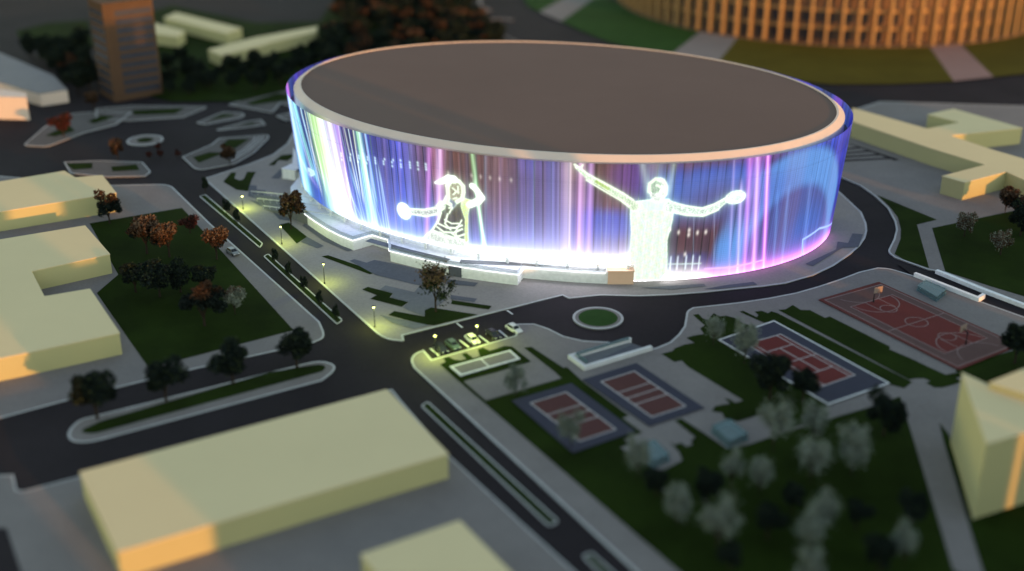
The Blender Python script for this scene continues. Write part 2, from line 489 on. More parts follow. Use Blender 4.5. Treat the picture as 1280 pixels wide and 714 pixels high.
sheet('lawn', None, 'grass', world=[(c[0] + 2.8 * math.cos(R(a)), c[1] + 2.8 * math.sin(R(a))) for a in range(0, 360, 10)])
# green areas behind
sheet('lawn', [(20, 40), (60, 30), (110, 26), (118, 60), (60, 62), (30, 58)], 'grass')
sheet('lawn', [(183, 18), (215, 8), (320, 30), (400, 28), (402, 70), (375, 110), (300, 128), (215, 128), (150, 112)], 'grass')
sheet('lawn', [(395, 98), (398, 30), (430, -18), (560, -22), (588, 8), (600, 30), (615, 62), (640, 120), (420, 120)], 'grass')
k = MB()
k.strip(W([(598, -10), (601, 8), (612, 13), (593, 17)], closed=False), 2.0, 0.0, 0.2)
k.strip(W([(598, 29), (612, 24.5), (632, 24), (641, 25.5)], closed=False), 2.2, 0.0, 0.21)
k.strip(W([(598, 29), (620, 40), (650, 54), (690, 70)], closed=False), 1.1, 0.0, 0.2)
tag(k.build('kerb', M['pave']), kind='structure')
# lawns round the stadium
sheet('lawn', [(640, -25), (655, 0), (660, 8.6), (674, 16), (705, -1), (740, -25)], 'grass_far')
sheet('path', [(674, 16), (701.6, 28), (748, -2), (770, -20), (738, -20)], 'pave')
sheet('lawn', [(701.6, 28), (725, 39), (760, 53), (800, 64), (847, 76), (875.6, 40.5), (816.6, 18.6), (762, 0), (745, -3)], 'grass_far')
sheet('path', [(835, 72), (890, 88), (924, 49), (875.6, 40.5)], 'pave')
sheet('lawn', [(890, 88), (960, 100), (1038.6, 106.6), (1120, 106.5), (1192, 103), (1163, 60), (1130, 59), (1050, 60), (998, 56), (924, 46)], 'grass_sunlit')
sheet('path', [(1192, 103), (1242, 97.5), (1200, 56), (1162, 60)], 'pink_path')
sheet('lawn', [(1242, 97.5), (1280, 93.7), (1400, 70), (1400, 10), (1280, 41), (1200, 55)], 'grass_sunlit')


# ------------------------------------------------------------------ courts
def bil(c, u, v):
    a = [c[0][k] * (1 - u) * (1 - v) + c[1][k] * u * (1 - v) + c[2][k] * u * v + c[3][k] * (1 - u) * v for k in (0, 1)]
    return tuple(a)


def court(name, label, apron_px, rect_px, apron_m, court_m, lines, edge=False, group=None):
    """rect_px corners: u along the long side, v along the short side"""
    ap = W(apron_px)
    cx, cy = sum(p[0] for p in ap) / 4, sum(p[1] for p in ap) / 4
    t = thing(name, label, 'court', (cx, cy, 0.19 + layer()), 0, group)
    sh = lambda q: [(p[0] - cx, p[1] - cy) for p in q]
    rc = sh(W(rect_px))
    b = MB(); b.prism(sh(ap), -0.1, 0.03); b.build('apron', M[apron_m], t)
    b = MB(); b.flat(rc, 0.034); b.build('playing_surface', M[court_m], t)
    b = MB()
    b.strip(ccw(rc), 0.32, 0, 0.038, True, 0.0) if lines is not None else None
    for ln in lines or []:
        b.strip([bil(rc, *p) for p in ln], 0.26, 0, 0.042, False)
    if lines is not None: b.build('court_lines', M['line'], t)
    if edge:
        b = MB(); b.strip(ccw(sh(ap)), 0.45, 0, 0.040, True, 0.6); b.build('edge_line', M['white'], t)
    return t, rc


court('volleyball_court', 'blue edged red volleyball court with a tree standing over it', [(714, 481.6), (794, 541.7), (716, 569), (639.7, 503.4)],
      [(707.5, 492.9), (769.4, 539.5), (725, 554.2), (663.3, 506.7)], 'apron', 'court', [[(.335, 0), (.335, 1)], [(.5, 0), (.5, 1)], [(.665, 0), (.665, 1)]], group='blue edged volleyball courts')
court('volleyball_court', 'blue edged red volleyball court in full view below the white ramp', [(795.6, 456.4), (880.3, 512.5), (811.6, 535.6), (728, 477)],
      [(792.8, 466.7), (856.7, 510.4), (814.7, 524.2), (751.3, 479.8)], 'apron', 'court', [[(.335, 0), (.335, 1)], [(.5, 0), (.5, 1)], [(.665, 0), (.665, 1)]], group='blue edged volleyball courts')
sl, dm = 0.125, 0.23
court('tennis_court', 'red tennis court with wide blue surround and white outer line', [(967.3, 403.3), (1111.4, 481.8), (1034.9, 508.6), (898, 427.3)],
      [(975.5, 420.4), (1068.2, 471.4), (1025.1, 486.5), (932.9, 432.7)], 'apron', 'court_red',
      [[(0, sl), (1, sl)], [(0, 1 - sl), (1, 1 - sl)], [(dm, sl), (dm, 1 - sl)], [(1 - dm, sl), (1 - dm, 1 - sl)], [(.5, 0), (.5, 1)], [(dm, .5), (1 - dm, .5)]], edge=True)
BA = [(1098.2, 354.7), (1275, 434), (1198.2, 465), (1022.7, 376.9)]
t, rc = court('basketball_court', 'long dark red basketball court with worn line markings', BA, [(1101, 358), (1268, 433.5), (1196.5, 461), (1031, 377.5)], 'court_dark', 'court_grey', None)
q = [bil(rc, u, v) for u, v in ((.15, .13), (.86, .13), (.86, .87), (.15, .87))]
b = MB(); b.flat(q, 0.038); b.build('inner_surface', M['court_red'], t)
b = MB()
b.strip(ccw(rc), 0.3, 0, 0.043, True, 0.0)
b.strip(ccw(q), 0.26, 0, 0.043, True, 0.0)
LW = (math.dist(rc[0], rc[1]), math.dist(rc[0], rc[3]))
def arc(u, v, r, a0, a1, n=22):
    return [bil(rc, u + r * math.cos(R(a0 + (a1 - a0) * i / n)) / LW[0], v + r * math.sin(R(a0 + (a1 - a0) * i / n)) / LW[1]) for i in range(n + 1)]
b.strip([bil(rc, .5, 0), bil(rc, .5, 1)], .26, 0, .047)
b.strip(arc(.5, .5, 2.6, 0, 360), .24, 0, .047)
for s in (1, -1):
    u0 = .15 if s > 0 else .86
    b.strip(arc(u0 + s * .01, .5, 6.2, -90 if s > 0 else 90, 90 if s > 0 else 270), .26, 0, .047)
    b.strip(arc(u0 + s * .135, .5, 2.0, 0, 360), .24, 0, .047)
    for dv in (-.12, .12):
        b.strip([bil(rc, u0, .5 + dv), bil(rc, u0 + s * .135, .5 + dv)], .24, 0, .047)
    b.strip(arc(0.0 if s > 0 else 1.0, .5, 6.2, -75 if s > 0 else 105, 75 if s > 0 else 255), .2, 0, .047)
b.build('court_lines', M['line_dim'], t)


def hoop(px, py, toward, label):
    x, y = G(px, py)
    tx, ty = G(*toward)
    a = math.atan2(ty - y, tx - x)
    t = thing('basketball_hoop', label, 'basketball hoop', (x, y, 0.2), a, 'hoops on the basketball court')
    b = MB(); b.tube([(0, 0, 0), (0, 0, 3.4), (1.1, 0, 3.9)], [.28, .2, .14]); b.box(-.6, .6, -.5, .5, 0, .35); b.build('post', M['dark'], t)
    b = MB(); b.box(1.1, 1.2, -1.3, 1.3, 3.3, 4.9); b.build('backboard', M['backboard'], t)
    b = MB(); b.tube([(1.7 + .45 * math.cos(R(k)), .45 * math.sin(R(k)), 3.6) for k in range(0, 361, 30)], .04, 5); b.build('rim', M['ringred'], t)


hoop(1091.4, 380, (1140, 407), 'black basketball hoop with pale backboard at the court end by the arena')
hoop(1206.7, 433, (1140, 407), 'black basketball hoop at the court end next to the dark tree')

# ------------------------------------------------------------------ arena
CX, CY, AX, AY, AT = 13.70, 352.44, 80.33, 58.69, R(158.087)
E1 = (math.cos(AT), math.sin(AT)); E2 = (-math.sin(AT), math.cos(AT))


def ring(t, off):
    a, b = (AX + off) * np.cos(t), (AY + off) * np.sin(t)
    return CX + a * E1[0] + b * E2[0], CY + a * E1[1] + b * E2[1]


arena = thing('arena', 'oval sports arena with brown roof wrapped in a glowing media screen', 'arena', (0, 0, 0))
NT = 180
ts = [2 * math.pi * i / NT for i in range(NT)]
def band(off0, z0, off1, z1, name, m, parent, smooth=True):
    b = MB()
    for off, z in ((off0, z0), (off1, z1)):
        for t in ts:
            x, y = ring(t, off); b.v.append((float(x), float(y), z))
    for i in range(NT):
        j = (i + 1) % NT
        b.f.append((i, j, NT + j, NT + i)); b.mi.append(0)
    return b.build(name, m, parent, smooth)
def loop(off): return [tuple(float(c) for c in ring(t, off)) for t in ts]
b = MB(); b.flat(loop(-0.5), 33.72); b.build('roof', M['roof'], arena)
b = MB()
lo, li = loop(0), loop(-0.55)
for pts, z in ((loop(1.8), 27.5), (loop(1.8), 32.7), (lo, 34.0), (li, 34.0), (li, 33.6)): b.v += [(p[0], p[1], z) for p in pts]
for r_ in range(4):
    for i in range(NT):
        j = (i + 1) % NT
        b.f.append((r_ * NT + i, r_ * NT + j, (r_ + 1) * NT + j, (r_ + 1) * NT + i)); b.mi.append(0)
b.build('parapet', M['rim'], arena)
band(-1.5, 0, -1.5, 31, 'inner_wall', M['inner'], arena)
band(.5, 0, .5, 6.5, 'lower_wall', M['podium'], arena)
band(-1.5, 27.6, 3.6, 27.6, 'maintenance_deck', M['inner'], arena, False)

# ---- media screen: a fine grid, one colour per vertex (what the LEDs show)
def make_screen():
    tt = np.linspace(0, 2 * np.pi, 7201)
    x, y = ring(tt, 2.5)
    # image-left .. image-right across the front
    px, py = proj(x, y, 15)
    il, ir = int(np.argmin(px)), int(np.argmax(px))
    tl, tr = tt[il], tt[ir]
    fx, fy = ring((tl + tr) / 2 if tl < tr else (tl + tr) / 2, 2.5)
    d = tr - tl
    if proj(*ring(tl + d / 2, 2.5), 15)[1] < proj(*ring(tl + d / 2 + np.pi, 2.5), 15)[1]:
        d = d - 2 * np.pi if d > 0 else d + 2 * np.pi
    ext = 0.10 * np.sign(d)
    tf = np.linspace(tl - ext, tl + d + ext, 1500)                    # front, fine
    tb = np.linspace(tl + d + ext, tl - ext + 2 * np.pi * np.sign(d), 320)[1:-1]   # rest, coarse
    T = np.concatenate([tf, tb])
    nf = len(tf)
    n = len(T)
    NR = 230
    # arc length
    X, Y = ring(T, 2.5)
    U = np.concatenate([[0], np.cumsum(np.hypot(np.diff(X), np.diff(Y)))])
    PXc, PYc = proj(X, Y, 4)
    podium_side = PXc < 793
    back = np.arange(n) >= nf
    zb = np.where(podium_side | back, 5.3, 0.55)
    ph = np.clip(np.concatenate([np.zeros(nf), np.sin(np.linspace(0, np.pi, n - nf))]) * 3, 0, 1)
    zt = 33.0 - 0.2 * ph
    v = np.linspace(0, 1, NR)
    Z = zb[:, None] + (zt - zb)[:, None] * v[None]
    OFF = 1.3 + 2.7 * np.clip(Z / 33.4, 0, 1.1)
    XX, YY = ring(T[:, None], OFF)
    return T, U, Z, XX, YY, nf


T, U, Z, XX, YY, NF = make_screen()
PX, PY = proj(XX[:NF], YY[:NF], Z[:NF])


def uz(px, py):
    """screen coordinates (metres along, metres up) of the LED seen there"""
    d = (PX[::3, ::3] - px) ** 2 + (PY[::3, ::3] - py) ** 2
    i, j = np.unravel_index(np.argmin(d), d.shape)
    return U[3 * i], Z[3 * i, 3 * j]


def m_per_px(px, py):
    return max(0.05, abs(uz(px + 4, py)[0] - uz(px - 4, py)[0]) / 8)


UU = np.repeat(U[:, None], Z.shape[1], 1)
C = np.zeros(Z.shape + (3,))
ramp_x = [(358, (55, 85, 205)), (385, (45, 70, 170)), (400, (60, 80, 150)), (440, (58, 52, 118)), (470, (70, 68, 160)), (500, (92, 90, 195)), (522, (95, 78, 140)), (556, (126, 84, 80)), (585, (122, 82, 76)), (612, (118, 82, 86)),
          (632, (112, 82, 92)), (655, (98, 86, 160)), (690, (92, 90, 178)), (712, (135, 105, 112)), (745, (122, 88, 84)), (770, (112, 76, 82)), (800, (88, 62, 128)), (850, (92, 68, 112)), (885, (95, 66, 86)), (915, (96, 72, 130)), (950, (105, 70, 150)), (985, (72, 92, 185)), (1020, (70, 96, 215)), (1045, (38, 46, 175))]
us = np.array([uz(x, 230 if x > 440 else 190)[0] for x, _ in ramp_x])
cs = np.array([srgb(*c) for _, c in ramp_x])
o = np.argsort(us)
panel = 2.15
pid = np.floor(U / panel).astype(int)
jit = RNG.uniform(0.72, 1.28, pid.max() + 2)
for k in range(3):
    C[..., k] = (np.interp(U, us[o], cs[o, k]) * jit[pid])[:, None]
hgt = (Z - Z[:, :1]) / (Z[:, -1:] - Z[:, :1])
C *= (1.0 + 0.15 * np.sin(UU * 0.21 + Z * 0.13) + 0.12 * np.sin(Z * 0.9 + UU * 0.05))[..., None]
# back of the ring (seen above the roof edge): violet and blue drapes
bk = np.zeros(len(U)); bk[NF:] = 1
bs = 0.5 + 0.5 * np.sin(U * 0.33)
bs2 = 0.5 + 0.5 * np.sin(U * 0.11 + 1.0)
bcol = np.stack([0.05 + 0.22 * bs ** 4 * bs2, 0.05 + 0.04 * bs2, 0.30 + 0.25 * bs], -1)
C = np.where(bk[:, None, None] > 0, bcol[:, None, :] * np.ones_like(C), C)


def smooth(a, b, x): 
    t = np.clip((x - a) / (b - a), 0, 1)
    return t * t * (3 - 2 * t)


# blue light arcs at the right and a swoosh beside the tennis figure
def ellipse(px, py, rx, ry, col, amt, soft=0.12, power=None):
    u0, z0 = uz(px, py)
    ru = abs(uz(px + rx * .6, py)[0] - uz(px - rx * .6, py)[0]) / 1.2
    rz = ry / 4.35
    r = np.sqrt(((UU - u0) / ru) ** 2 + ((Z - z0) / rz) ** 2)
    w = (1 - smooth(1 - soft, 1 + soft, r)) * amt
    w[NF:] = 0
    for k in range(3): C[..., k] = C[..., k] * (1 - w) + w * col[k]


ellipse(750, 285, 60, 22, srgb(70, 85, 190), .6, .5)
ellipse(880, 228, 70, 20, srgb(88, 112, 215), .7, .6)
ellipse(880, 300, 48, 34, srgb(88, 58, 66), .85, .35)
ellipse(895, 332, 26, 9, srgb(30, 34, 130), .8, .5)
ellipse(860, 326, 30, 9, srgb(40, 50, 125), .7, .5)
ellipse(395, 235, 16, 34, srgb(40, 80, 205), .85, .4)
ellipse(445, 245, 34, 40, srgb(66, 120, 225), .55, .6)
ellipse(485, 235, 40, 50, srgb(100, 105, 210), .5, .7)
ellipse(560, 300, 130, 46, srgb(90, 95, 205), .55, .7)
ellipse(690, 300, 70, 60, srgb(100, 110, 215), .55, .7)
# panel seams and fine rows
seam = np.abs((U / panel) % 1 - 0.5)
sm = 1 - 0.62 * (seam > 0.43)
C *= sm[:, None, None]
hue = RNG.uniform(-1, 1, pid.max() + 2)[pid]
C *= np.stack([1 + .24 * hue, 1 + .02 * hue, 1 - .20 * hue], -1)[:, None, :]
C *= 1.12
ellipse(988, 300, 66, 112, srgb(112, 172, 255), 1, .06)
ellipse(915, 246, 84, 30, srgb(100, 138, 235), .85, .5)
ellipse(990, 312, 46, 80, srgb(82, 74, 158), .8, .10)
ellipse(1003, 318, 30, 60, srgb(70, 122, 222), .75, .35)
ellipse(1044, 262, 9, 62, srgb(30, 40, 190), .85, .35)
ellipse(640, 262, 50, 60, srgb(112, 82, 92), .55, .6)
ellipse(600, 240, 34, 60, srgb(128, 84, 80), .6, .6)
ellipse(765, 232, 20, 40, srgb(124, 84, 82), .6, .5)
ellipse(895, 262, 44, 34, srgb(112, 72, 82), .5, .5)
ellipse(760, 280, 34, 15, srgb(72, 100, 225), .8, .6)
ellipse(790, 222, 26, 20, srgb(100, 62, 170), .6, .7)
C *= (1 - .30 * (seam > .44))[:, None, None]
C *= (0.93 + 0.07 * np.sign(np.sin(Z * 2 * np.pi / 0.55)))[..., None]


def add(w, col):
    for k in range(3): C[..., k] += w * col[k]


def streak(x0, y0, x1, y1, wpx, col, amt, core=0.5, fade=0.25):
    (u0, z0), (u1, z1) = uz(x0, y0), uz(x1, y1)
    uc = u0 + (u1 - u0) * np.clip((Z - z0) / ((z1 - z0) or 1), -0.3, 1.3)
    s = wpx * m_per_px((x0 + x1) / 2, (y0 + y1) / 2)
    g_ = np.exp(-((UU - uc) / s) ** 2)
    g_ *= 1 - fade * hgt
    lo_, hi_ = min(z0, z1), max(z0, z1)
    if hi_ < 26: g_ *= 1 - smooth(hi_ - .5, hi_ + 5, Z)
    g_ *= smooth(lo_ - 4, lo_ + 0.1, Z)
    g_[NF:] = 0
    add(g_ * amt, col)
    add(np.exp(-((UU - uc) / (s * .45)) ** 2) * amt * core * (np.arange(len(U)) < NF)[:, None] * smooth(lo_ - 4, lo_ + .1, Z) * ((1 - smooth(hi_ - .5, hi_ + 5, Z)) if hi_ < 26 else 1), (1, 1, 1))


for a in [
    (364, 140, 381, 232, 3.2, (.30, .85, 1.0), 1.0, .7), (371, 150, 386, 238, 3, (.25, .8, .75), .6, .2),
    (362, 110, 366, 150, 5, (.95, .12, .9), .9, .2),
    (391, 148, 415, 256, 6, (.50, 1.0, .10), 1.1, .12), (397, 150, 420, 258, 3, (.85, 1.0, .25), .7, .3), (401, 152, 425, 262, 6, (.9, 1, .75), .9, .6), (411, 155, 436, 268, 6, (1, .85, 1), 1.0, .6), (420, 158, 441, 272, 3.4, (.55, .2, .85), .8, .1),
    (449, 163, 467, 282, 4, (.30, 1.0, .30), 1.0, .35), (455, 200, 471, 284, 2.2, (.7, 1, .95), .5, .5),
    (536, 186, 534, 292, 3, (.62, .16, .72), .9, .1), (549, 188, 550, 296, 4.5, (.75, .35, .95), .9, .45),
    (590, 193, 604, 312, 3.2, (.30, .95, .30), .8, .35), (596, 240, 608, 314, 2.4, (.7, 1, .8), .7, .5),
    (708, 203, 706, 322, 8, (.75, .52, .58), .45, .2), (725, 204, 722, 326, 4.5, (.95, .40, .85), .75, .3), (738, 204, 736, 326, 3, (.55, .2, .75), .7, .2), (714, 204, 712, 324, 1.6, (1, .8, .9), .5, .3),
    (803, 205, 808, 236, 4, (.42, .62, .40), .7, .1), (820, 205, 822, 236, 14, (.30, .42, .30), .55, 0), (843, 205, 838, 238, 4, (.42, .62, .40), .7, .1),
    (937, 197, 930, 336, 3.6, (.80, .12, .85), .85, .2), (947, 196, 942, 336, 3.6, (.9, .25, .95), .9, .4), (960, 193, 954, 333, 2.6, (.95, .15, .95), 1.1, .4), (927, 240, 921, 336, 2.2, (.6, .35, .9), .7, .3), (917, 200, 912, 336, 2.0, (.4, .3, .8), .5, .2),
    (690, 206, 690, 322, 5, (.3, .3, .7), .35, 0), (512, 200, 514, 300, 6, (.25, .25, .6), .35, 0),
    (1012, 235, 1004, 320, 2.2, (.2, .4, 1), .3, .1), (985, 245, 978, 326, 2.0, (.15, .4, .9), .35, .1), (972, 255, 967, 328, 1.6, (.1, .3, .7), .4, .1),
]: streak(*a)
for i in range(34):      # fine coloured strands in the left drapery
    x = 366 + 2.9 * i + RNG.uniform(-1.2, 1.2)
    y = 140 + (x - 366) * .30
    c3 = [(.3, .8, 1), (.9, 1, .7), (1, .7, 1), (.5, .3, .9), (.3, 1, .6)][RNG.integers(5)]
    streak(x, y + RNG.uniform(0, 14), x + 19 - (x - 366) * .09, y + 92 - RNG.uniform(0, 26), RNG.uniform(.5, 1.1), c3, RNG.uniform(.2, .75), .4, RNG.uniform(-.3, .5))
for i in range(26):      # and weaker ones across the middle
    x = 480 + 10.5 * i + RNG.uniform(-3, 3)
    streak(x, 182 + (x - 480) * .09, x + 3 - (x - 480) * .02, 300, RNG.uniform(.8, 2.2), [(.35, .45, 1), (.9, .6, .75), (.4, .7, 1), (.8, .5, .9)][RNG.integers(4)], RNG.uniform(.05, .22), .1, RNG.uniform(-.2, .6))
for i in range(16):      # thin falling threads of light
    x = 424 + i * 3.6 + RNG.uniform(-1, 1)
    y = 205 + RNG.uniform(0, 40)
    streak(x, y, x + 9, y + 62, 0.8, (.5, .85, 1), RNG.uniform(.25, .7), .4, 0)
for x in (752, 758, 766, 783, 868, 893):
    streak(x, 262 + RNG.uniform(0, 20), x - 1, 322, 0.6, (.5, .7, 1), .22, .2, 0)


# glow rising from the bottom edge
def base_glow(xa, xb, h, col, amt, edge=18):
    ua, ub = sorted((uz(xa, 300)[0] if xa > 420 else uz(xa, 235)[0], uz(xb, 300)[0]))
    w = smooth(ua - edge, ua + edge * .3, UU) * (1 - smooth(ub - edge * .3, ub + edge, UU))
    w = w * np.exp(-(Z - Z[:, :1]) / h) * amt
    w[NF:] = 0
    add(w, col)


base_glow(450, 800, .5, (.95, .97, 1), 5)
base_glow(600, 800, .6, (.97, .97, 1), 26)
base_glow(440, 800, 2.4, (.62, .76, 1), .85)
base_glow(670, 800, 3.4, (.95, .90, 1), 1.3)
base_glow(420, 660, 6.5, (.20, .36, 1.0), 1.1)
base_glow(650, 780, 8.0, (.5, .46, .8), .6)
base_glow(795, 880, 1.6, (1, 1, 1), 3.2, 6)
base_glow(885, 1045, 1.3, (1.0, .25, .95), 3.2, 6)
base_glow(940, 1045, 4.0, (.55, .18, .8), .45, 6)


# ---- the two athletes drawn in light on the screen (line work in screen metres)
def seg_d(u0, z0, u1, z1, r0, r1):
    du, dz = u1 - u0, z1 - z0
    L2 = du * du + dz * dz + 1e-9
    t = np.clip(((UU - u0) * du + (Z - z0) * dz) / L2, 0, 1)
    return np.hypot(UU - u0 - t * du, Z - z0 - t * dz) - (r0 + (r1 - r0) * t)


def limb(pts, radii):
    q = [uz(*p) for p in pts]
    mp = m_per_px(*pts[0])
    d = None
    for i in range(len(q) - 1):
        e = seg_d(*q[i], *q[i + 1], radii[i] * mp, radii[i + 1] * mp)
        d = e if d is None else np.minimum(d, e)
    return d


def blob(px, py, rx, ry):
    u0, z0 = uz(px, py)
    ru, rz = rx * m_per_px(px, py), ry / 4.35
    k = np.sqrt(((UU - u0) / ru) ** 2 + ((Z - z0) / rz) ** 2)
    return (k - 1) * min(ru, rz)


def polyd(pts):
    q = [uz(*p) for p in pts]
    inside = np.zeros(UU.shape, bool)
    d = np.full(UU.shape, 1e9)
    n_ = len(q)
    for i in range(n_):
        (ua, za), (ub, zb_) = q[i], q[(i + 1) % n_]
        d = np.minimum(d, seg_d(ua, za, ub, zb_, 0, 0))
        c_ = ((za > Z) != (zb_ > Z)) & (UU < (ub - ua) * (Z - za) / ((zb_ - za) if abs(zb_ - za) > 1e-9 else 1e-9) + ua)
        inside ^= c_
    return np.where(inside, -d, d)


def nz(sx, sz, ph=0):
    return np.sin(UU * sx + 1.7 * np.sin(Z * sz + ph) + ph) * np.cos(Z * sz * 1.3 + 1.1 * np.sin(UU * sx * .7 + ph))


FRONT = (np.arange(len(U)) < NF)[:, None]


def paint(d, fill, amt=1.0, rim=(.75, 1.0, .45), glow=.5, aa=.08, replace=True):
    w = np.clip(.5 - d / aa, 0, 1) * FRONT * amt
    for k in range(3): C[..., k] = C[..., k] * (1 - w) + w * (fill[k] if not isinstance(fill[k], np.ndarray) else fill[k])
    e = np.exp(-(d / .22) ** 2) * FRONT * amt
    add(e * .34, rim)
    if glow: add(np.exp(-np.clip(d, 0, None) / .7) * (d > 0) * FRONT * glow, (.25, .42, .28))


tex = 0.5 + 0.5 * nz(3.1, 2.6, .4)
tex2 = 0.5 + 0.5 * nz(5.3, 4.1, 1.9)
tex3 = 0.5 + 0.5 * nz(2.0, 7.0, 2.9)
fine = 0.5 + 0.5 * nz(9.0, 6.0, .7)
white = (1.3 + .3 * tex, 1.45 + .2 * tex, 1.35 + .3 * tex)
WR = (.85, 1.0, .75)


def net(base, amp, tint=(1, 1.1, 1)):
    w_ = base + amp * (fine * tex2 * 1.6 + .4 * tex3)
    return tuple(w_ * t_ for t_ in tint)


def strokes(lines, r=.72, col=(1.15, 1.35, 1.05), amt=1.0, glow=.12):
    for ln in lines: paint(limb(ln, [r] * len(ln)), col, amt, rim=WR, glow=glow)


# throwing player with the ball: a dark body drawn with bright outlines
torso1 = polyd([(560, 250), (566, 262), (578, 247), (586, 252), (583, 275), (584, 300), (582, 308), (548, 303), (534, 297), (541, 286), (549, 272), (551, 262)])
paint(torso1, (.085 + .10 * fine, .07 + .07 * fine, .055 + .05 * tex), .92, rim=WR, glow=.4)
low1 = polyd([(541, 288), (556, 291), (570, 297), (583, 300), (582, 309), (548, 304), (528, 298)])
paint(low1, net(.7, .7), .85, rim=WR, glow=.5)
strokes([[(552, 266), (547, 276), (540, 287), (530, 298)], [(549, 279), (558, 284), (570, 285), (578, 282)], [(546, 284), (556, 290), (567, 291), (577, 287)], [(543, 289), (556, 296), (568, 297), (580, 293)],
         [(555, 275), (564, 280), (573, 279)], [(566, 292), (575, 299), (582, 305)], [(552, 291), (560, 303)], [(559, 268), (557, 279), (562, 287)], [(578, 276), (570, 290), (572, 302)]], .85)
side1 = polyd([(578, 247), (588, 250), (586, 268), (584, 302), (580, 302), (581, 275), (577, 258)])
paint(side1, (.75 + .5 * fine, 1.1 + .3 * tex, .35 + .5 * tex2), .95, rim=WR, glow=.3)
paint(limb([(553, 257), (545, 264), (532, 266.5), (514, 264)], [4, 4.2, 4.0, 3]), net(.35, .8), .9, rim=WR, glow=.5)
strokes([[(552, 253), (544, 260), (531, 262.5), (514, 261)], [(554, 261), (545, 268), (531, 270), (514, 267)]], .8)
paint(blob(504.5, 263.3, 9.5, 10.5), net(1.05, .5), 1, rim=WR, glow=.6)
strokes([[(548, 263), (555, 253), (558, 246)]], 1.2)
paint(blob(568.5, 238.5, 8.5, 12.5), (.20 + .5 * fine, .12 + .5 * fine, .09 + .35 * fine), .95, rim=(.4, .5, .3), glow=.3)
strokes([[(560, 232), (563, 227), (569, 224.5), (575, 227), (579, 233), (580, 240), (577, 248), (571, 253)], [(560, 232), (559, 240), (561, 248), (559, 253), (563, 256)]], 2.0, glow=.4)
strokes([[(566, 236), (570, 239), (567, 243)], [(573, 234), (574, 241)], [(566, 248), (572, 247)]], .8, amt=.85)
paint(limb([(568, 225), (560, 223), (552, 226), (545, 228)], [4.2, 4.2, 3, 1.2]), white, 1, rim=WR, glow=.5)
paint(limb([(586, 256), (598, 252), (603, 248), (596, 236), (590, 233)], [4.6, 5.2, 4.8, 4.4, 4.2]), net(1.1, .4), 1, rim=WR, glow=.6)
strokes([[(560.5, 259.5), (564.5, 259.5), (562, 266)]], .65)
# player with arms spread
body2 = polyd([(795, 252), (812, 249), (836, 249), (842, 256), (840, 275), (834, 300), (833, 325), (832, 342), (826, 352), (789, 352), (787, 325), (789, 290), (788, 268), (788, 256)])
paint(body2, (1.22 - .42 * fine * tex, 1.34 - .18 * fine, 1.24 - .62 * fine * tex3), 1, rim=(.7, 1, .85), glow=.8)
strokes([[(801, 253), (812, 260), (824, 262), (837, 259)], [(798, 262), (806, 280), (803, 300)], [(832, 268), (826, 285), (828, 310)], [(808, 276), (818, 284), (829, 280)]], .7, (.7, 1.05, 1.0), .5, 0)
paint(polyd([(800, 252), (838, 250), (836, 262), (806, 263)]), (.72 + .5 * fine, 1.15 + .2 * fine, 1.12), .6, rim=(.2, .4, .35), glow=0)
paint(limb([(794, 258), (777, 244), (752, 231), (735, 222), (720, 209)], [6.6, 5.0, 4.0, 3.2, 2.0]), (.35 + 1.1 * fine, .7 + .8 * fine, .35 + .95 * fine), .95, rim=WR, glow=.5)
strokes([[(792, 250), (776, 239), (752, 227.5), (735, 219), (719, 206)], [(787, 258), (774, 249), (750, 235), (733, 225)]], .8)
paint(limb([(760, 236), (746, 228)], [1.6, 1.6]), (.5, .75, .10), .7, rim=(.2, .3, 0), glow=0)
strokes([[(721, 210), (718, 205)], [(725, 212), (728, 207)]], .8)
paint(limb([(838, 259), (858, 264), (878, 266), (896, 259), (906, 252)], [6.4, 5.6, 4.6, 3.8, 3]), net(.55, .9, (.92, 1.1, .95)), .95, rim=WR, glow=.5)
strokes([[(842, 254), (858, 258), (877, 261), (893, 255), (906, 248)], [(842, 265), (860, 270), (880, 270), (898, 262)]], .8)
paint(blob(919, 247.5, 13, 8), net(.75, .8, (.9, 1.1, 1)), 1, rim=WR, glow=.5)
strokes([[(910, 250), (917, 243), (928, 243)], [(912, 252), (922, 252), (929, 247)]], .7)
paint(blob(822.5, 237, 12.5, 14), net(.55, .9), 1, rim=WR, glow=.6)
paint(blob(819, 234, 6.5, 7.5), (.25 + .5 * fine, .42 + .5 * fine, .30 + .4 * fine), .9, rim=(.2, .4, .2), glow=0)
strokes([[(811, 240), (812, 230), (820, 224), (829, 226), (834, 234), (833, 243), (826, 249)], [(822, 232), (829, 236), (826, 243)]], 1.4)
# dotted rows of pixels
for x in [427 + 10.6 * i for i in range(11)]:
    for dy in (0, 3.6, 7.2):
        y = 192 + (x - 427) * .125 + dy
        u0, z0 = uz(x, y)
        add(np.exp(-((UU - u0) / .32) ** 2 - ((Z - z0) / .35) ** 2) * FRONT * .9, (.7, 1, .95))
for x, y in ((838, 288), (849, 290), (861, 287), (861, 293), (872, 291), (883, 290), (857, 318), (561, 217), (590, 219), (600, 221), (613, 223), (625, 224), (638, 226)):
    u0, z0 = uz(x, y)
    add(np.exp(-((UU - u0) / .34) ** 2 - ((Z - z0) / .6) ** 2) * FRONT * (.9 if x > 800 else .4), (1, .95, .85))
for x in range(838, 882, 9):
    (u0, z0), (u1, z1) = uz(x, 320), uz(x - .4, 337)
    add(np.exp(-((UU - u1) / .22) ** 2) * smooth(z1 - .6, z1 + .4, Z) * (1 - smooth(z0 - .5, z0 + .6, Z)) * FRONT * .9, (.8, .95, 1))
paint(limb([(836, 330), (875, 330)], [.5, .5]), (.7, .8, 1.1), .8, glow=0)
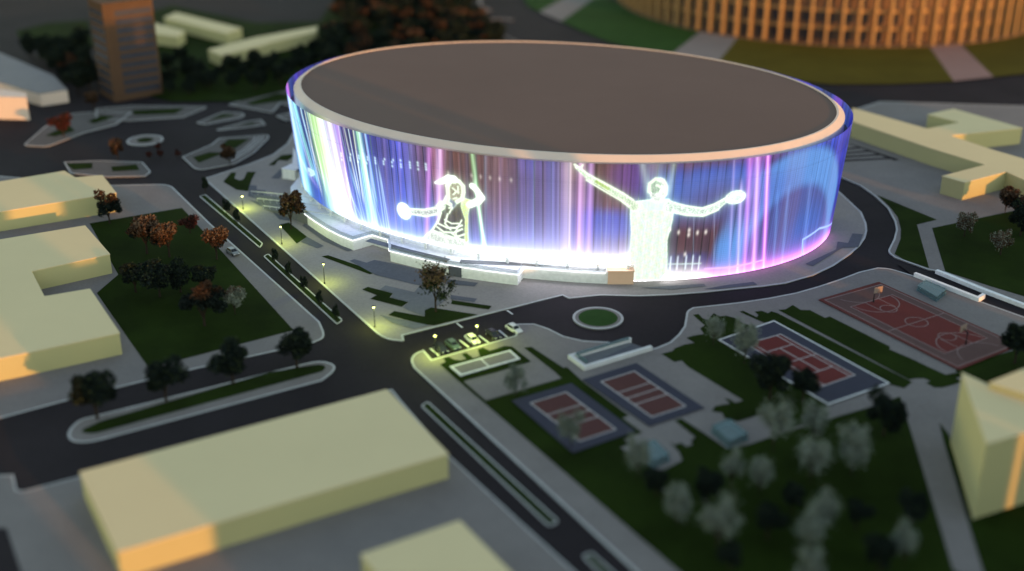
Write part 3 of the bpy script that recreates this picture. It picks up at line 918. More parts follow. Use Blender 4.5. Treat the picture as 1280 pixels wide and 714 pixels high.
# bright line work at the right end
paint(limb([(1003, 321), (1004, 300), (1024, 286), (1041, 278)], [.9, .9, .9, .7]), (.55, .8, 1.6), 1, rim=(.2, .3, .8), glow=.12)
paint(limb([(880, 336), (915, 333), (955, 325)], [1.0, 1.2, .8]), (1.1, .75, 1.5), .85, rim=(.6, .2, .7), glow=.1)
paint(limb([(386, 212), (392, 216), (388, 218)], [.8, .8, .8]), (.8, 1.2, 1.5), .9, glow=.1)
stri = RNG.uniform(.74, 1.26, int(U.max() / .36) + 3)[(U / .36).astype(int)]
stri2 = RNG.uniform(.86, 1.14, int(U.max() / 1.1) + 3)[(U / 1.1).astype(int)]
keep = np.clip(C.max(-1) / 1.6, 0, 1)
C *= (keep + (1 - keep) * (stri * stri2)[:, None])[..., None]
C = np.clip(C, 0, 30)

nu, nr = Z.shape
me = bpy.data.meshes.new('led_screen')
co = np.stack([XX, YY, Z], -1).reshape(-1, 3)
idx = np.arange(nu * nr).reshape(nu, nr)
nx = np.roll(idx, -1, 0)
# orientation: outward
quads = np.stack([idx[:, :-1], nx[:, :-1], nx[:, 1:], idx[:, 1:]], -1).reshape(-1, 4)
me.vertices.add(len(co)); me.vertices.foreach_set('co', co.ravel())
me.loops.add(quads.size); me.loops.foreach_set('vertex_index', quads.ravel())
me.polygons.add(len(quads)); me.polygons.foreach_set('loop_start', np.arange(0, quads.size, 4)); me.polygons.foreach_set('loop_total', np.full(len(quads), 4))
me.update()
me.validate()
ca = me.color_attributes.new('led', 'FLOAT_COLOR', 'POINT')
ca.data.foreach_set('color', np.concatenate([C, np.ones(C.shape[:2] + (1,))], -1).astype(np.float32).ravel())
ml = bpy.data.materials.new('led_mesh'); ml.use_nodes = True
nt = ml.node_tree
bs_ = nt.nodes['Principled BSDF']
bs_.inputs['Base Color'].default_value = (.02, .02, .025, 1)
bs_.inputs['Roughness'].default_value = .5
at_ = nt.nodes.new('ShaderNodeAttribute'); at_.attribute_name = 'led'
nt.links.new(at_.outputs['Color'], bs_.inputs['Emission Color'])
bs_.inputs['Emission Strength'].default_value = 0.27
me.materials.append(ml)
ob = bpy.data.objects.new('led_screen', me); COL.objects.link(ob); ob.parent = arena

# columns that carry the screen over the podium
for i in range(64):
    t = 2 * math.pi * i / 64
    x, y = ring(t, 1.35)
    px, py = proj(x, y, 4)
    if px > 785 or y > CY + 25: continue
    b = MB(); b.tube([(0, 0, 3.3), (0, 0, 5.3)], .42, 10); o = b.build('column', M['podium'], arena); o.location = (x, y, 0)

# podium
PZ = 3.4
POD = [(368, 196), (373, 206), (375, 234), (364, 247), (366, 262), (383, 280.5), (396, 290), (410, 299), (426, 307.5), (442, 314), (466, 307), (487, 313.5), (488.6, 327.5), (533, 338.5), (560, 345), (578, 348), (612, 353), (647, 357.5), (654, 348.5),
       (690, 351.5), (722, 354), (758, 355.6), (776, 355.9)]
pw = W(POD) + [(30, 300), (20, 345), (-60, 390), (-70, 372)]
pod = thing('podium', 'white stepped podium along the foot of the arena', 'podium', (0, 0, 0))
b = MB(); b.prism(pw, 0, PZ); b.build('deck', M['podium'], pod)
edge = W(POD[5:], 0)
edge = W([q_ for q_ in POD[5:] if q_[0] < 757] + [(756.5, 355.5)], 0)
b = MB(); b.strip(edge, .7, PZ - .02, PZ + .16, False, -.15); b.build('coping', M['podium'], pod)
b = MB(); b.strip(edge, .4, PZ - .16, PZ - .024, False, -1.55); b.build('added_edge_light', M['added_glow'], pod)  # glowing strip added to brighten the podium wall
b = MB(); b.strip([(p[0], p[1]) for p in edge], .12, PZ, PZ + 1.0, False, 1.6 if True else 0); b.build('balustrade', M['rail'], pod)
for a, c_ in ((460, 560), (575, 690)):
    q = [(a, 300 if a < 500 else 327), ((a + c_) / 2, 314 if a < 500 else 330), (c_, 326 if a < 500 else 331)]
    b = MB(); b.strip(W(q, PZ, closed=False), 2.4, PZ, PZ + .05); b.build('deck_inset', M['plaza_mid'], pod)
b = MB()
d0, d1 = G(561, 345.2), G(577, 347.8)
dx, dy = d1[0] - d0[0], d1[1] - d0[1]
l = math.hypot(dx, dy); nx_, ny_ = dy / l, -dx / l
b.prism([(d0[0] + nx_ * .06, d0[1] + ny_ * .06), (d1[0] + nx_ * .06, d1[1] + ny_ * .06), (d1[0] - nx_ * .3, d1[1] - ny_ * .3), (d0[0] - nx_ * .3, d0[1] - ny_ * .3)], 0.1, 3.0)
b.build('service_door', M['plaza_dark'], pod)
# entrance block at the podium's end
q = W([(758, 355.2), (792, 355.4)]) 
eb = thing('entrance_block', 'small sunlit peach entrance block at the foot of the screen', 'kiosk', (*q[0], 0))
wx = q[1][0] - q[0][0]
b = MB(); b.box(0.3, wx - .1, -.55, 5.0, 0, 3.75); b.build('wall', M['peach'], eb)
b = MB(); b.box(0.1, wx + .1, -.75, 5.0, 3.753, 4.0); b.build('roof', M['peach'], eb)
# box beside the left end of the screen
x, y = G(367, 222)
kb = thing('stair_house', 'small pale box building at the left end of the arena podium', 'kiosk', (x, y, 0), R(-25))
b = MB(); b.box(-2.4, 2.4, -2.6, 2.6, 0, 3.3); b.build('wall', M['podium'], kb)
b = MB(); b.box(-2.55, 2.55, -2.75, 2.75, 3.303, 3.5); b.build('roof', M['podium'], kb)
# wide outside stair up to the podium
st = thing('outdoor_stair', 'wide outdoor stair rising from the plaza to the white podium', 'staircase', (0, 0, 0))
A0, A1 = G(314, 243), G(330, 262)
B0, B1 = G(374, 262, 0), G(388, 283, 0)
b = MB()
NS = 14
for i in range(NS):
    t0, t1 = i / NS, (i + 1) / NS
    mixp = lambda p, q_, t: (p[0] + (q_[0] - p[0]) * t, p[1] + (q_[1] - p[1]) * t)
    b.prism([mixp(A0, B0, t0), mixp(A0, B0, 1.0), mixp(A1, B1, 1.0), mixp(A1, B1, t0)], PZ * t0, PZ * t1)
b.build('steps', M['plaza_mid'], st)
for t in (0.02, .5, .98):
    p, q_ = (A0[0] + (A1[0] - A0[0]) * t, A0[1] + (A1[1] - A0[1]) * t), (B0[0] + (B1[0] - B0[0]) * t, B0[1] + (B1[1] - B0[1]) * t)
    b = MB()
    b.tube([(p[0], p[1], 1.1), (q_[0], q_[1], PZ + 1.1), (q_[0] + 9, q_[1] - 4, PZ + 1.1)], .11, 6)
    for i in range(8):
        s = i / 7
        xx, yy = p[0] + (q_[0] - p[0]) * s, p[1] + (q_[1] - p[1]) * s
        b.tube([(xx, yy, PZ * s), (xx, yy, PZ * s + 1.1)], .05, 5)
    b.build('handrail', M['white'], st)


# ------------------------------------------------------------------ buildings (plain rendered blocks)
def block(name, label, blocks, wall='cream', roof='cream_roof', cat='building', group=None):
    """blocks: (roof outline in pixels, roof height)"""
    w0 = W(blocks[0][0], blocks[0][1])
    cx, cy = sum(p[0] for p in w0) / len(w0), sum(p[1] for p in w0) / len(w0)
    t = thing(name, label, cat, (cx, cy, 0), 0, group)
    for px, h in blocks:
        w = [(p[0] - cx, p[1] - cy) for p in W(px, h)]
        w = ccw(w)
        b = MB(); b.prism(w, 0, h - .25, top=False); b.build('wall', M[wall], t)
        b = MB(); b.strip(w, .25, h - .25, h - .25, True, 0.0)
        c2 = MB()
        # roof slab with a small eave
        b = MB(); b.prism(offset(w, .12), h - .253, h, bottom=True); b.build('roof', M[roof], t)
    return t


def offset(pts, d):
    n = len(pts); out = []
    for i in range(n):
        a, c, e = pts[i - 1], pts[i], pts[(i + 1) % n]
        u1 = ((c[0] - a[0]), (c[1] - a[1])); l1 = math.hypot(*u1) or 1
        u2 = ((e[0] - c[0]), (e[1] - c[1])); l2 = math.hypot(*u2) or 1
        n1 = (u1[1] / l1, -u1[0] / l1); n2 = (u2[1] / l2, -u2[0] / l2)
        mx, my = n1[0] + n2[0], n1[1] + n2[1]
        l = math.hypot(mx, my) or 1
        k = d / max(.4, (mx * n1[0] + my * n1[1]) / l)
        out.append((c[0] + mx / l * k, c[1] + my / l * k))
    return out


HB = 5.6
def par(a, b, c): return (a[0] + c[0] - b[0], a[1] + c[1] - b[1])
block('cream_building', 'long cream block beside the four tree median, one end in orange light', [([(100, 590), (483, 487), (560, 567), (147, 690)], HB)])
p = [G(451.6, 693, HB), G(574.4, 651, HB), G(640, 717, HB)]
t = thing('cream_building', 'cream block cut off by the bottom edge beside the lower road', 'building', (*p[1], 0))
w = [(0, 0), (p[2][0] - p[1][0], p[2][1] - p[1][1]), (p[2][0] - p[1][0] + p[0][0] - p[1][0], p[2][1] - p[1][1] + p[0][1] - p[1][1]), (p[0][0] - p[1][0], p[0][1] - p[1][1])]
w = ccw(w)
b = MB(); b.prism(w, 0, HB - .25, top=False); b.build('wall', M['cream'], t)
b = MB(); b.prism(offset(w, .12), HB - .253, HB, bottom=True); b.build('roof', M['cream_roof'], t)
block('cream_building', 'cream building with stepped back edge across from the traffic islands', [([(-70, 236), (0, 227), (80, 213.7), (94, 222), (127.5, 219), (145, 241), (-70, 276)], 6.0)])
block('cream_building', 'cream building with two wings and a recess, facing the dark park', [([(-80, 312), (0, 299.5), (106, 282), (137, 317.6), (39, 339), (55, 370.6), (112, 361), (149, 416), (23.5, 443), (-80, 464)], 5.6)])
block('cream_building', 'branching cream building lit orange beyond the right end of the arena',
      [([(1066, 135), (1159, 161), (1200, 153), (1160, 143), (1192, 136), (1278, 160), (1188, 169.5), (1243, 188), (1330, 213), (1330, 247), (1258, 214.5), (1206, 228), (1178, 220), (1232, 206), (1163, 185), (1066, 152)], 6.0)])
block('cream_building', 'tall cream building with pointed roof corners beside the park path',
      [([(1203, 466), (1237, 482), (1330, 515), (1330, 527), (1234, 554)], 16.2), ([(1237.5, 478), (1283, 460), (1360, 480), (1330, 508)], 17.5)])
block('cream_building', 'long cream slab behind the dark tree row, set farthest back', [([(205, 22), (220, 15.5), (302, 35.5), (283, 42)], 5.5)])
block('cream_building', 'short cream block between the tower and the long slab', [([(150, 17), (182, 26), (231, 39), (222, 46), (150, 36)], 5.5)])
block('cream_building', 'thin cream wing in front of the dark trees by the arena', [([(260, 62), (318, 47), (375, 36.6), (397, 33), (394, 40), (338, 53), (330, 56), (276, 69)], 5.5)])
block('grey_roofed_hall', 'long hall with pale grey roof at the left edge', [([(-60, 46), (0, 66), (66, 94), (84, 112), (50, 117), (-60, 86)], 5.0)], wall='pinkwall', roof='grey_roof')
block('peach_building', 'peach walled building glowing in sunset light at the left edge', [([(-60, 112), (-10, 110), (32, 116), (33, 122), (-60, 119)], 8.5)], wall='pinkwall', roof='pinkwall')

# office tower
bx, by = G(143.5, 128)
TH = up_to(120, 7, 143.5, 128)
tw = thing('office_tower', 'dark banded office tower whose upper storeys catch orange light', 'tower', (bx, by, 0), R(37))
WF, DF = 19.5, 15.0
b = MB(); b.box(0, WF, 0, DF, 0, TH - .4); b.build('wall', M['tower'], tw)
b = MB(); b.box(-.2, WF + .2, -.2, DF + .2, TH - .397, TH + .5); b.build('roof', M['tower'], tw)
for f in range(int((TH - 4) / 3.3)):
    z0 = 2.6 + f * 3.3
    b = MB(); b.box(4.4, WF - .9, -.05, .4, z0, z0 + 2.0); b.build('window', M['winband'], tw)
    b = MB(); b.box(-.05, .4, .8, DF - .8, z0, z0 + 2.0); b.build('window', M['winband'], tw)
b = MB(); b.box(-.10, 4.4, -.12, .3, 0, TH - .5); b.build('pier', M['tower'], tw)

# stadium at the upper right: curved wall behind tall radial fins
SX, SY, SR = 167.74, 659.4, 110.0
sd = thing('stadium', 'round stadium behind with tall orange lit fins, cut by the top edge', 'stadium', (SX, SY, 0))
def arcpts(r, a0, a1, n): return [(r * math.cos(R(a0 + (a1 - a0) * i / n)), r * math.sin(R(a0 + (a1 - a0) * i / n))) for i in range(n + 1)]
A_0, A_1 = 172, 330
b = MB()
pts = arcpts(SR - 5.5, A_0, A_1, 90)
for z in (0, 30): b.v += [(p[0], p[1], z) for p in pts]
for i in range(90): b.f.append((i, i + 1, 92 + i, 91 + i)); b.mi.append(0)
b.build('wall', M['fin_wall'], sd, True)
for z in (7.2, 15.0, 23.0):
    b = MB(); b.strip(arcpts(SR - 2.4, A_0, A_1, 90), 1.0, z, z + 1.3); b.build('ring_beam', M['fin'], sd)
b = MB(); b.strip(arcpts(SR - .8, A_0, A_1, 90), 5.0, 0, .9); b.build('plinth', M['fin_wall'], sd)
NF_ = 44
for i in range(NF_):
    a = A_0 + (A_1 - A_0) * (i + .5) / NF_
    b = MB(); b.box(-1.9, 1.6, -.55, .55, .9, 30); o = b.build('fin', M['fin'], sd)
    o.location = (SR * math.cos(R(a)), SR * math.sin(R(a)), 0); o.rotation_euler = (0, 0, R(a))
for i in range(NF_):
    a = A_0 + (A_1 - A_0) * (i + .0) / NF_
    for z0, z1 in ((9.5, 14.4), (1.6, 6.4)):
        b = MB(); b.box(-.25, .05, -2.2, 2.2, z0, z1); o = b.build('window', M['winband'], sd)
        o.location = ((SR - 5.4) * math.cos(R(a)), (SR - 5.4) * math.sin(R(a)), 0); o.rotation_euler = (0, 0, R(a))

# ------------------------------------------------------------------ ramps with low walls, glass boxes
def wall_line(b, px, w, z0, z1, side=0):
    b.strip(W(px, closed=False), w, z0, z1, False, side)
rp = thing('garage_ramp', 'white walled ramp dipping under the pavement by the roundabout', 'ramp', (0, 0, 0))
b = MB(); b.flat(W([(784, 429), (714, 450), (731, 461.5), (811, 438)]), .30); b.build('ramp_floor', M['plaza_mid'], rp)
b = MB(); b.flat(W([(757, 447), (790, 432), (811, 437.5), (737, 459)]), .306); b.build('dark_floor', M['plaza_dark'], rp)  # darker paving tone over part of the ramp floor
b = MB(); wall_line(b, [(788, 428), (713, 450), (731, 463.5), (814, 438.5)], .8, .1, 1.25); b.build('wall', M['white'], rp)
b = MB(); wall_line(b, [(786, 430.5), (720, 450.5), (734, 460.5)], .15, 1.25, 2.0, 0); b.build('balustrade', M['glass'], rp)
rp = thing('garage_ramp', 'long low walled ramp beside the basketball court', 'ramp', (0, 0, 0))
b = MB(); b.flat(W([(1120, 330), (1146, 337), (1222, 372), (1216, 376), (1140, 345)]), .32); b.build('ramp_floor', M['asphalt'], rp)
b = MB(); wall_line(b, [(1143, 346.5), (1222, 377.5), (1229, 373)], .9, .1, 1.3); b.build('wall', M['podium'], rp)
b = MB(); wall_line(b, [(1170, 342), (1226, 365), (1290, 389)], 1.0, .1, 1.1); b.build('wall', M['podium'], rp)


def glass_box(px, h, label):
    w = W(px)
    cx, cy = sum(p[0] for p in w) / 4, sum(p[1] for p in w) / 4
    t = thing('skylight', label, 'skylight', (cx, cy, .1), 0, 'glass skylight boxes')
    w = ccw([(p[0] - cx, p[1] - cy) for p in w])
    b = MB(); b.prism(w, 0, h); b.build('glazing', M['glass'], t)
    b = MB(); b.strip(w, .25, h + .003, h + .12, True, .4); b.strip(w, .3, .05, .3, True, -.6); b.build('frame', M['glass'], t)


glass_box([(890, 541), (911, 533), (934, 551), (911, 561)], 1.6, 'blue glass skylight box on the pavement below the tennis court')
glass_box([(800, 565), (818, 559), (836, 577), (816, 586)], 1.6, 'blue green skylight box half hidden by a pale tree')
glass_box([(1146, 364), (1156, 357), (1182, 368), (1170, 378)], 1.4, 'teal glass skylight box beside the basketball court')


# ------------------------------------------------------------------ trees
def leaf_mesh(name, mats, rx, rz, n, size, seed, lumps=9, mix=None, squash=1.0, cz=0.0, hollow=.45, feather=False):
    """crown: leaf-sized faces spread in uneven clumps; mats by height when mix is given"""
    r = random.Random(seed)
    cl = []
    for i in range(lumps):
        a, e = r.uniform(0, 6.28), r.uniform(-.8, 1.0)
        k = r.uniform(.35, .82)
        cl.append((k * math.cos(a) * math.cos(e) * rx, k * math.sin(a) * math.cos(e) * rx, k * math.sin(e) * rz, r.uniform(.27, .46)))
    cl.append((0, 0, 0, .52))
    b = MB()
    for i in range(n):
        c = cl[r.randrange(len(cl))]
        while True:
            d = Vector((r.gauss(0, 1), r.gauss(0, 1), r.gauss(0, 1)))
            if d.length > .1: break
        d.normalize()
        k = c[3] * (abs(r.gauss(0, .62)) if feather else (hollow + (1 - hollow) * r.random()) * r.uniform(.85, 1.1))
        p = Vector((c[0] + d.x * k * rx, c[1] + d.y * k * rx, c[2] + d.z * k * rz * squash + cz))
        u = Vector((r.gauss(0, 1), r.gauss(0, 1), r.gauss(0, 1))).normalized()
        v = u.cross(Vector((r.gauss(0, 1), r.gauss(0, 1), r.gauss(0, 1)))).normalized()
        s = size * r.uniform(.6, 1.35)
        mi = 0
        if mix:
            h = (p.z - cz) / rz
            mi = mix(h + r.uniform(-.25, .25), r)
        b.add([p + u * s, p + v * s * .7, p - u * s, p - v * s * .7], [(0, 1, 2, 3)], mi)
    return b.mesh(name, mats)


def trunk_mesh(name, h0, h1, r0, seed, limbs=5, spread=1.5):
    r = random.Random(seed)
    b = MB()
    b.tube([(0, 0, -.1), (r.uniform(-.1, .1), r.uniform(-.1, .1), h0 * .6), (r.uniform(-.2, .2), r.uniform(-.2, .2), h1)], [r0, r0 * .75, r0 * .3], 8)
    for i in range(limbs):
        a = i * 6.28 / limbs + r.uniform(-.4, .4)
        z = h0 * r.uniform(.7, 1.0)
        b.tube([(0, 0, z), (spread * .5 * math.cos(a), spread * .5 * math.sin(a), z + (h1 - z) * .4), (spread * math.cos(a), spread * math.sin(a), z + (h1 - z) * r.uniform(.6, .9))], [r0 * .45, r0 * .3, r0 * .12], 6)
    return b.mesh(name, M['bark'])


PROTO = {}
def proto(kind, crowns, trunk): PROTO[kind] = (crowns, trunk)
# all prototypes are 10 m tall
proto('pale', [leaf_mesh('crown', [M['lf_pale'], M['lf_grey']], 3.0, 4.6, 4200, .20, 10 + i, 17, mix=lambda h, r: 0 if r.random() < .68 else 1, cz=5.9, feather=True) for i in range(4)], trunk_mesh('trunk', 2.6, 8.2, .22, 1, 7, 1.9))
proto('grey', [leaf_mesh('crown', [M['lf_grey'], M['lf_pale']], 3.4, 4.3, 3600, .20, 20 + i, 15, mix=lambda h, r: 0 if r.random() < .75 else 1, cz=5.9, feather=True) for i in range(2)], trunk_mesh('trunk', 2.6, 7.5, .22, 2))
proto('dark', [leaf_mesh('crown', [M['lf_dark'], M['lf_green']], 4.3, 4.2, 5200, .30, 30 + i, 14, mix=lambda h, r: 0 if r.random() < .8 else 1, cz=5.8) for i in range(3)], trunk_mesh('trunk', 2.2, 7, .3, 3))
proto('autumn', [leaf_mesh('crown', [M['lf_autumn_sunlit'], M['lf_rust'], M['lf_dark']], 4.1, 4.0, 2300, .34, 40 + i, 11, mix=lambda h, r: 0 if h > .15 and r.random() < .75 else (1 if h > -.35 else 2), cz=5.9, hollow=.55) for i in range(2)], trunk_mesh('trunk', 2.6, 7.5, .28, 4))
proto('plaza', [leaf_mesh('crown', [M['lf_autumn_sunlit'], M['lf_green'], M['lf_dark']], 3.7, 4.4, 3000, .25, 50 + i, 15, mix=lambda h, r: 0 if h > .12 and r.random() < .8 else (1 if r.random() < .5 else 2), cz=5.8, feather=True) for i in range(2)], trunk_mesh('trunk', 2.6, 7.5, .24, 5))  # upper crown painted orange for the sun falling on it
proto('rust', [leaf_mesh('crown', [M['lf_rust'], M['lf_autumn_sunlit'], M['lf_dark']], 4.1, 4.0, 2400, .34, 60 + i, 11, mix=lambda h, r: 0 if r.random() < .6 else (1 if h > .2 else 2), cz=5.9, hollow=.5) for i in range(2)], trunk_mesh('trunk', 2.4, 7.5, .28, 6))
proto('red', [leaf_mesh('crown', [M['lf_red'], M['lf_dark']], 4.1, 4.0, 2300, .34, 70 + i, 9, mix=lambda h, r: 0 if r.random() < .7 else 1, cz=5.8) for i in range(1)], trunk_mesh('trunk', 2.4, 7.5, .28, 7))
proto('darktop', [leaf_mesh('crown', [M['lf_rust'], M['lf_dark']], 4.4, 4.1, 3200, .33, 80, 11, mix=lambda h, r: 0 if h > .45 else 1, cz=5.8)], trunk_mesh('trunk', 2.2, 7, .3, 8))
proto('paletop', [leaf_mesh('crown', [M['lf_autumn_sunlit'], M['lf_pale'], M['lf_grey']], 3.2, 4.1, 2600, .28, 85, 9, mix=lambda h, r: 0 if h > .4 else (1 if r.random() < .6 else 2), cz=5.8)], trunk_mesh('trunk', 2.2, 7, .25, 9))  # orange top is sunlight put into the leaf colour
proto('blush', [leaf_mesh('crown', [M['lf_pale'], M['lf_autumn_sunlit'], M['lf_rust']], 3.6, 4.4, 3200, .22, 90 + i, 14, mix=lambda h, r: 0 if r.random() < .3 else (1 if h > -.1 else 2), cz=5.8) for i in range(2)], trunk_mesh('trunk', 2.2, 7, .25, 10))
proto('cypress', [leaf_mesh('crown', [M['lf_dark'], M['lf_green']], 1.9, 4.9, 1500, .24, 95, 14, mix=lambda h, r: 0 if r.random() < .8 else 1, cz=5.1)], trunk_mesh('trunk', 1.0, 6, .22, 11, 3, .4))
TREE_NAME = dict(pale='silver_leaved_tree', grey='grey_green_tree', dark='dark_tree', autumn='autumn_tree', plaza='plaza_tree', rust='rust_tree', red='dark_red_tree', darktop='dark_tree', paletop='silver_leaved_tree', blush='autumn_tree', cypress='cypress')
tk = 0


def tree(kind, bx, by, h, label, group=None, sx=1.0):
    global tk
    tk += 1
    x, y = G(bx, by)
    cr, trk = PROTO[kind]
    t = thing(TREE_NAME[kind], label, 'tree', (x, y, 0.15), random.uniform(0, 6.28), group)
    s = h / 10
    t.scale = (s * sx, s * sx, s)
    o = bpy.data.objects.new('trunk', trk); COL.objects.link(o); o.parent = t
    o = bpy.data.objects.new('crown', cr[tk % len(cr)]); COL.objects.link(o); o.parent = t


def tree_px(kind, bx, by, top, label, group=None, sx=1.0):
    if kind == 'pale': top -= 4
    tree(kind, bx, by, max(2, up_to(bx, top, bx, by)), label, group, sx)


g_ = 'round dark trees on the median'
for bx, by, top, w in ((122, 524, 462, 'first dark round tree on the median, above its rounded west end'), (208, 502, 447, 'dark round tree on the median, second from the west end'),
                       (291.5, 481, 428, 'dark round tree on the median, second from the east end'), (371.5, 460, 408, 'dark round tree at the east end of the median near the crossing')):
    tree_px('dark', bx, by, top, w, g_, 1.05)
for i, (bx, by, w) in enumerate(((257, 241.5, 'at the upper end of the upper strip'), (283.5, 269, 'in the middle of the upper strip'), (297, 281.5, 'nearest the lower end of the upper strip'),
                  (344, 331, 'first at the upper end of the lower strip'), (361.7, 348.5, 'second along the lower strip'), (380, 365.5, 'midway along the lower strip'),
                  (400.5, 384.5, 'second from the lower end of the strip'), (421, 402.5, 'at the lower tip of the strip by the crossing'))):
    tree_px('cypress', bx, by, by - 23, 'slim dark cypress ' + w, 'cypresses on the planted road strips', 1.2)
tree_px('plaza', 545, 391, 327, 'tall plaza tree with sunlit orange top and dark lower crown', None, .95)
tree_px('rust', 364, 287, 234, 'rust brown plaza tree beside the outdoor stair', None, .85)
tree_px('grey', 645, 497, 454, 'grey green tree standing on the paved rectangle by the courts')
tree_px('grey', 714, 563, 511, 'grey green tree overlapping the nearer volleyball court', None, .9)
for bx, by, top, w in ((966, 566, 504, 'below the tennis court, left of two'), (1016, 556, 503, 'below the tennis court near its outer corner'), (1013, 605, 551, 'slim, in the middle of the park'),
                       (1064, 594, 534, 'alone on the right of the park lawn'), (913, 613, 568, 'left one of a touching pair'), (948, 621, 572, 'right one of a touching pair'),
                       (797, 598, 549, 'in front of the blue green skylight'), (846, 659, 609, 'alone near the long sidewalk'), (896, 693, 627, 'tall, near the sidewalk at lower left of the park'),
                       (1028, 673, 614, 'tall, in the lower middle of the park'), (1012, 694, 640, 'just below the tall middle tree'), (1008, 745, 686, 'cut off by the bottom edge'),
                       (1128, 708, 660, 'low, near the park path'), (891, 433, 397, 'on the grass left of the tennis court'), (930, 456, 404, 'beside the left corner of the tennis court')):
    tree_px('pale', bx, by, top, 'silvery pale tree ' + w, 'silvery trees in the park', random.uniform(.88, 1.12))
for bx, by, top, w in ((962, 500, 438, 'large, over the long edge of the tennis court'), (1003, 503, 462, 'small, at the lower edge of the tennis court'), (1104, 546, 488, 'at the head of the park path'),
                       (883, 632, 588, 'behind the pale pair in the park'), (959, 676, 632, 'left of the tall pale park tree'), (989, 642, 603, 'between pale trees in the park centre'), (1098, 716, 670, 'beside the low pale tree'),
                       (1137, 660, 616, 'right part of the park beside the path'), (1268, 456, 402, 'large, next to the end of the basketball court'), (820, 622, 585, 'behind the pale tree by the skylight'), (1070, 664, 626, 'right of the tall pale park tree'),
                       (1275, 296, 252, 'behind the two blushing trees at the right'), (912, 716, 676, 'at the bottom edge beside a tall pale tree')):
    tree_px('dark', bx, by, top, 'dark leafy tree ' + w, 'dark trees of the sports park', .95)
tree_px('blush', 1205, 297, 263, 'pinkish pale tree on the lawn right of the zigzag path')
tree_px('blush', 1250, 320, 284, 'pinkish pale tree lower down the right lawn')
tree_px('rust', 1256, 268, 230, 'brown tree in front of the branching cream building')
tree_px('rust', 1278, 278, 238, 'brown tree at the right edge above the lawn')
# park on the left
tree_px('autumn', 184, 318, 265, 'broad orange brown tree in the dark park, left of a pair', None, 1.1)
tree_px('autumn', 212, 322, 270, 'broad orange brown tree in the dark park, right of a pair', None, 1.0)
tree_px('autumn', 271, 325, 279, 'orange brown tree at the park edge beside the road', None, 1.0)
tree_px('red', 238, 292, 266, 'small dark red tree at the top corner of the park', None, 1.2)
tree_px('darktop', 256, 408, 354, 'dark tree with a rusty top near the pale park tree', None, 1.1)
tree_px('paletop', 294, 394, 353, 'silvery tree with a sunlit orange top in the dark park')
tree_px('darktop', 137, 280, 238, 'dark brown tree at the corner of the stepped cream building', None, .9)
for bx, by, top, w in ((170, 366, 326, 'leftmost of the park centre'), (200, 372, 328, 'in the park centre'), (226, 366, 326, 'right of the park centre'), (255, 364, 330, 'between the rusty tree and the road')):
    tree_px('dark', bx, by, top, 'dark tree on the unlit lawn, ' + w, 'dark trees in the left park', 1.1)
tree_px('red', 80, 172, 137, 'dark red tree on the traffic island by the peach building', None, 1.1)
tree_px('rust', 148, 203, 170, 'brown tree by the small roundabout', None, .8)
tree_px('rust', 288, 209, 178, 'rust red tree on the large traffic island', None, .9)
for bx, by, w in ((188, 200, 'nearest the island corner'), (197, 190, 'just below the small roundabout'), (202, 199, 'closest to the road crossing'), (222, 199, 'by the tip of the large island')):
    tree('red', bx, by, 3.4, 'low red bush at the road side, ' + w, 'low red bushes by the crossing')


def inside(p, poly):
    r = False
    for i in range(len(poly)):
        a, c = poly[i], poly[i - 1]
        if (a[1] > p[1]) != (c[1] > p[1]) and p[0] < (c[0] - a[0]) * (p[1] - a[1]) / (c[1] - a[1]) + a[0]: r = not r
    return r


def wood(px, step, kinds, label, group, seed, h=(8, 12)):
    r = random.Random(seed)
    w = W(px)
    xs, ys = [p[0] for p in w], [p[1] for p in w]
    y = min(ys)
    while y < max(ys):
        x = min(xs)
        while x < max(xs):
            p = (x + r.uniform(-.35, .35) * step, y + r.uniform(-.35, .35) * step)
            if inside(p, w):
                kd = r.choice(kinds)
                bx, by = proj(p[0], p[1], 0)
                tree(kd, bx, by, r.uniform(*h), label[kd], group[kd] if isinstance(group, dict) else group, 1.05)
            x += step
        y += step


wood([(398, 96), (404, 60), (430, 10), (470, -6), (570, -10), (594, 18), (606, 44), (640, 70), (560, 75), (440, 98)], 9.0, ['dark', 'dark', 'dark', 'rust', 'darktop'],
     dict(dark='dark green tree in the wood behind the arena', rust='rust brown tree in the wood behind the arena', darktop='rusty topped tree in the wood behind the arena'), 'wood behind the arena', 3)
wood([(196, 80), (225, 76), (262, 92), (330, 78), (398, 68), (390, 100), (345, 112), (300, 118), (250, 120), (200, 128), (186, 118)], 8.5, ['dark'],
     dict(dark='dark tree in the belt between tower, cream wings and roads'), 'dark tree belt left of the arena', 4, (5.5, 9))
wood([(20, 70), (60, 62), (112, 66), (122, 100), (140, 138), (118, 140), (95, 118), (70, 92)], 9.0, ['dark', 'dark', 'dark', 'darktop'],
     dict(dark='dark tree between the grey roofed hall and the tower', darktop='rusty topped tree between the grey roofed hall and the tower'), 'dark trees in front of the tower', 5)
tree_px('rust', 118, 140, 112, 'orange brown tree at the foot of the tower')


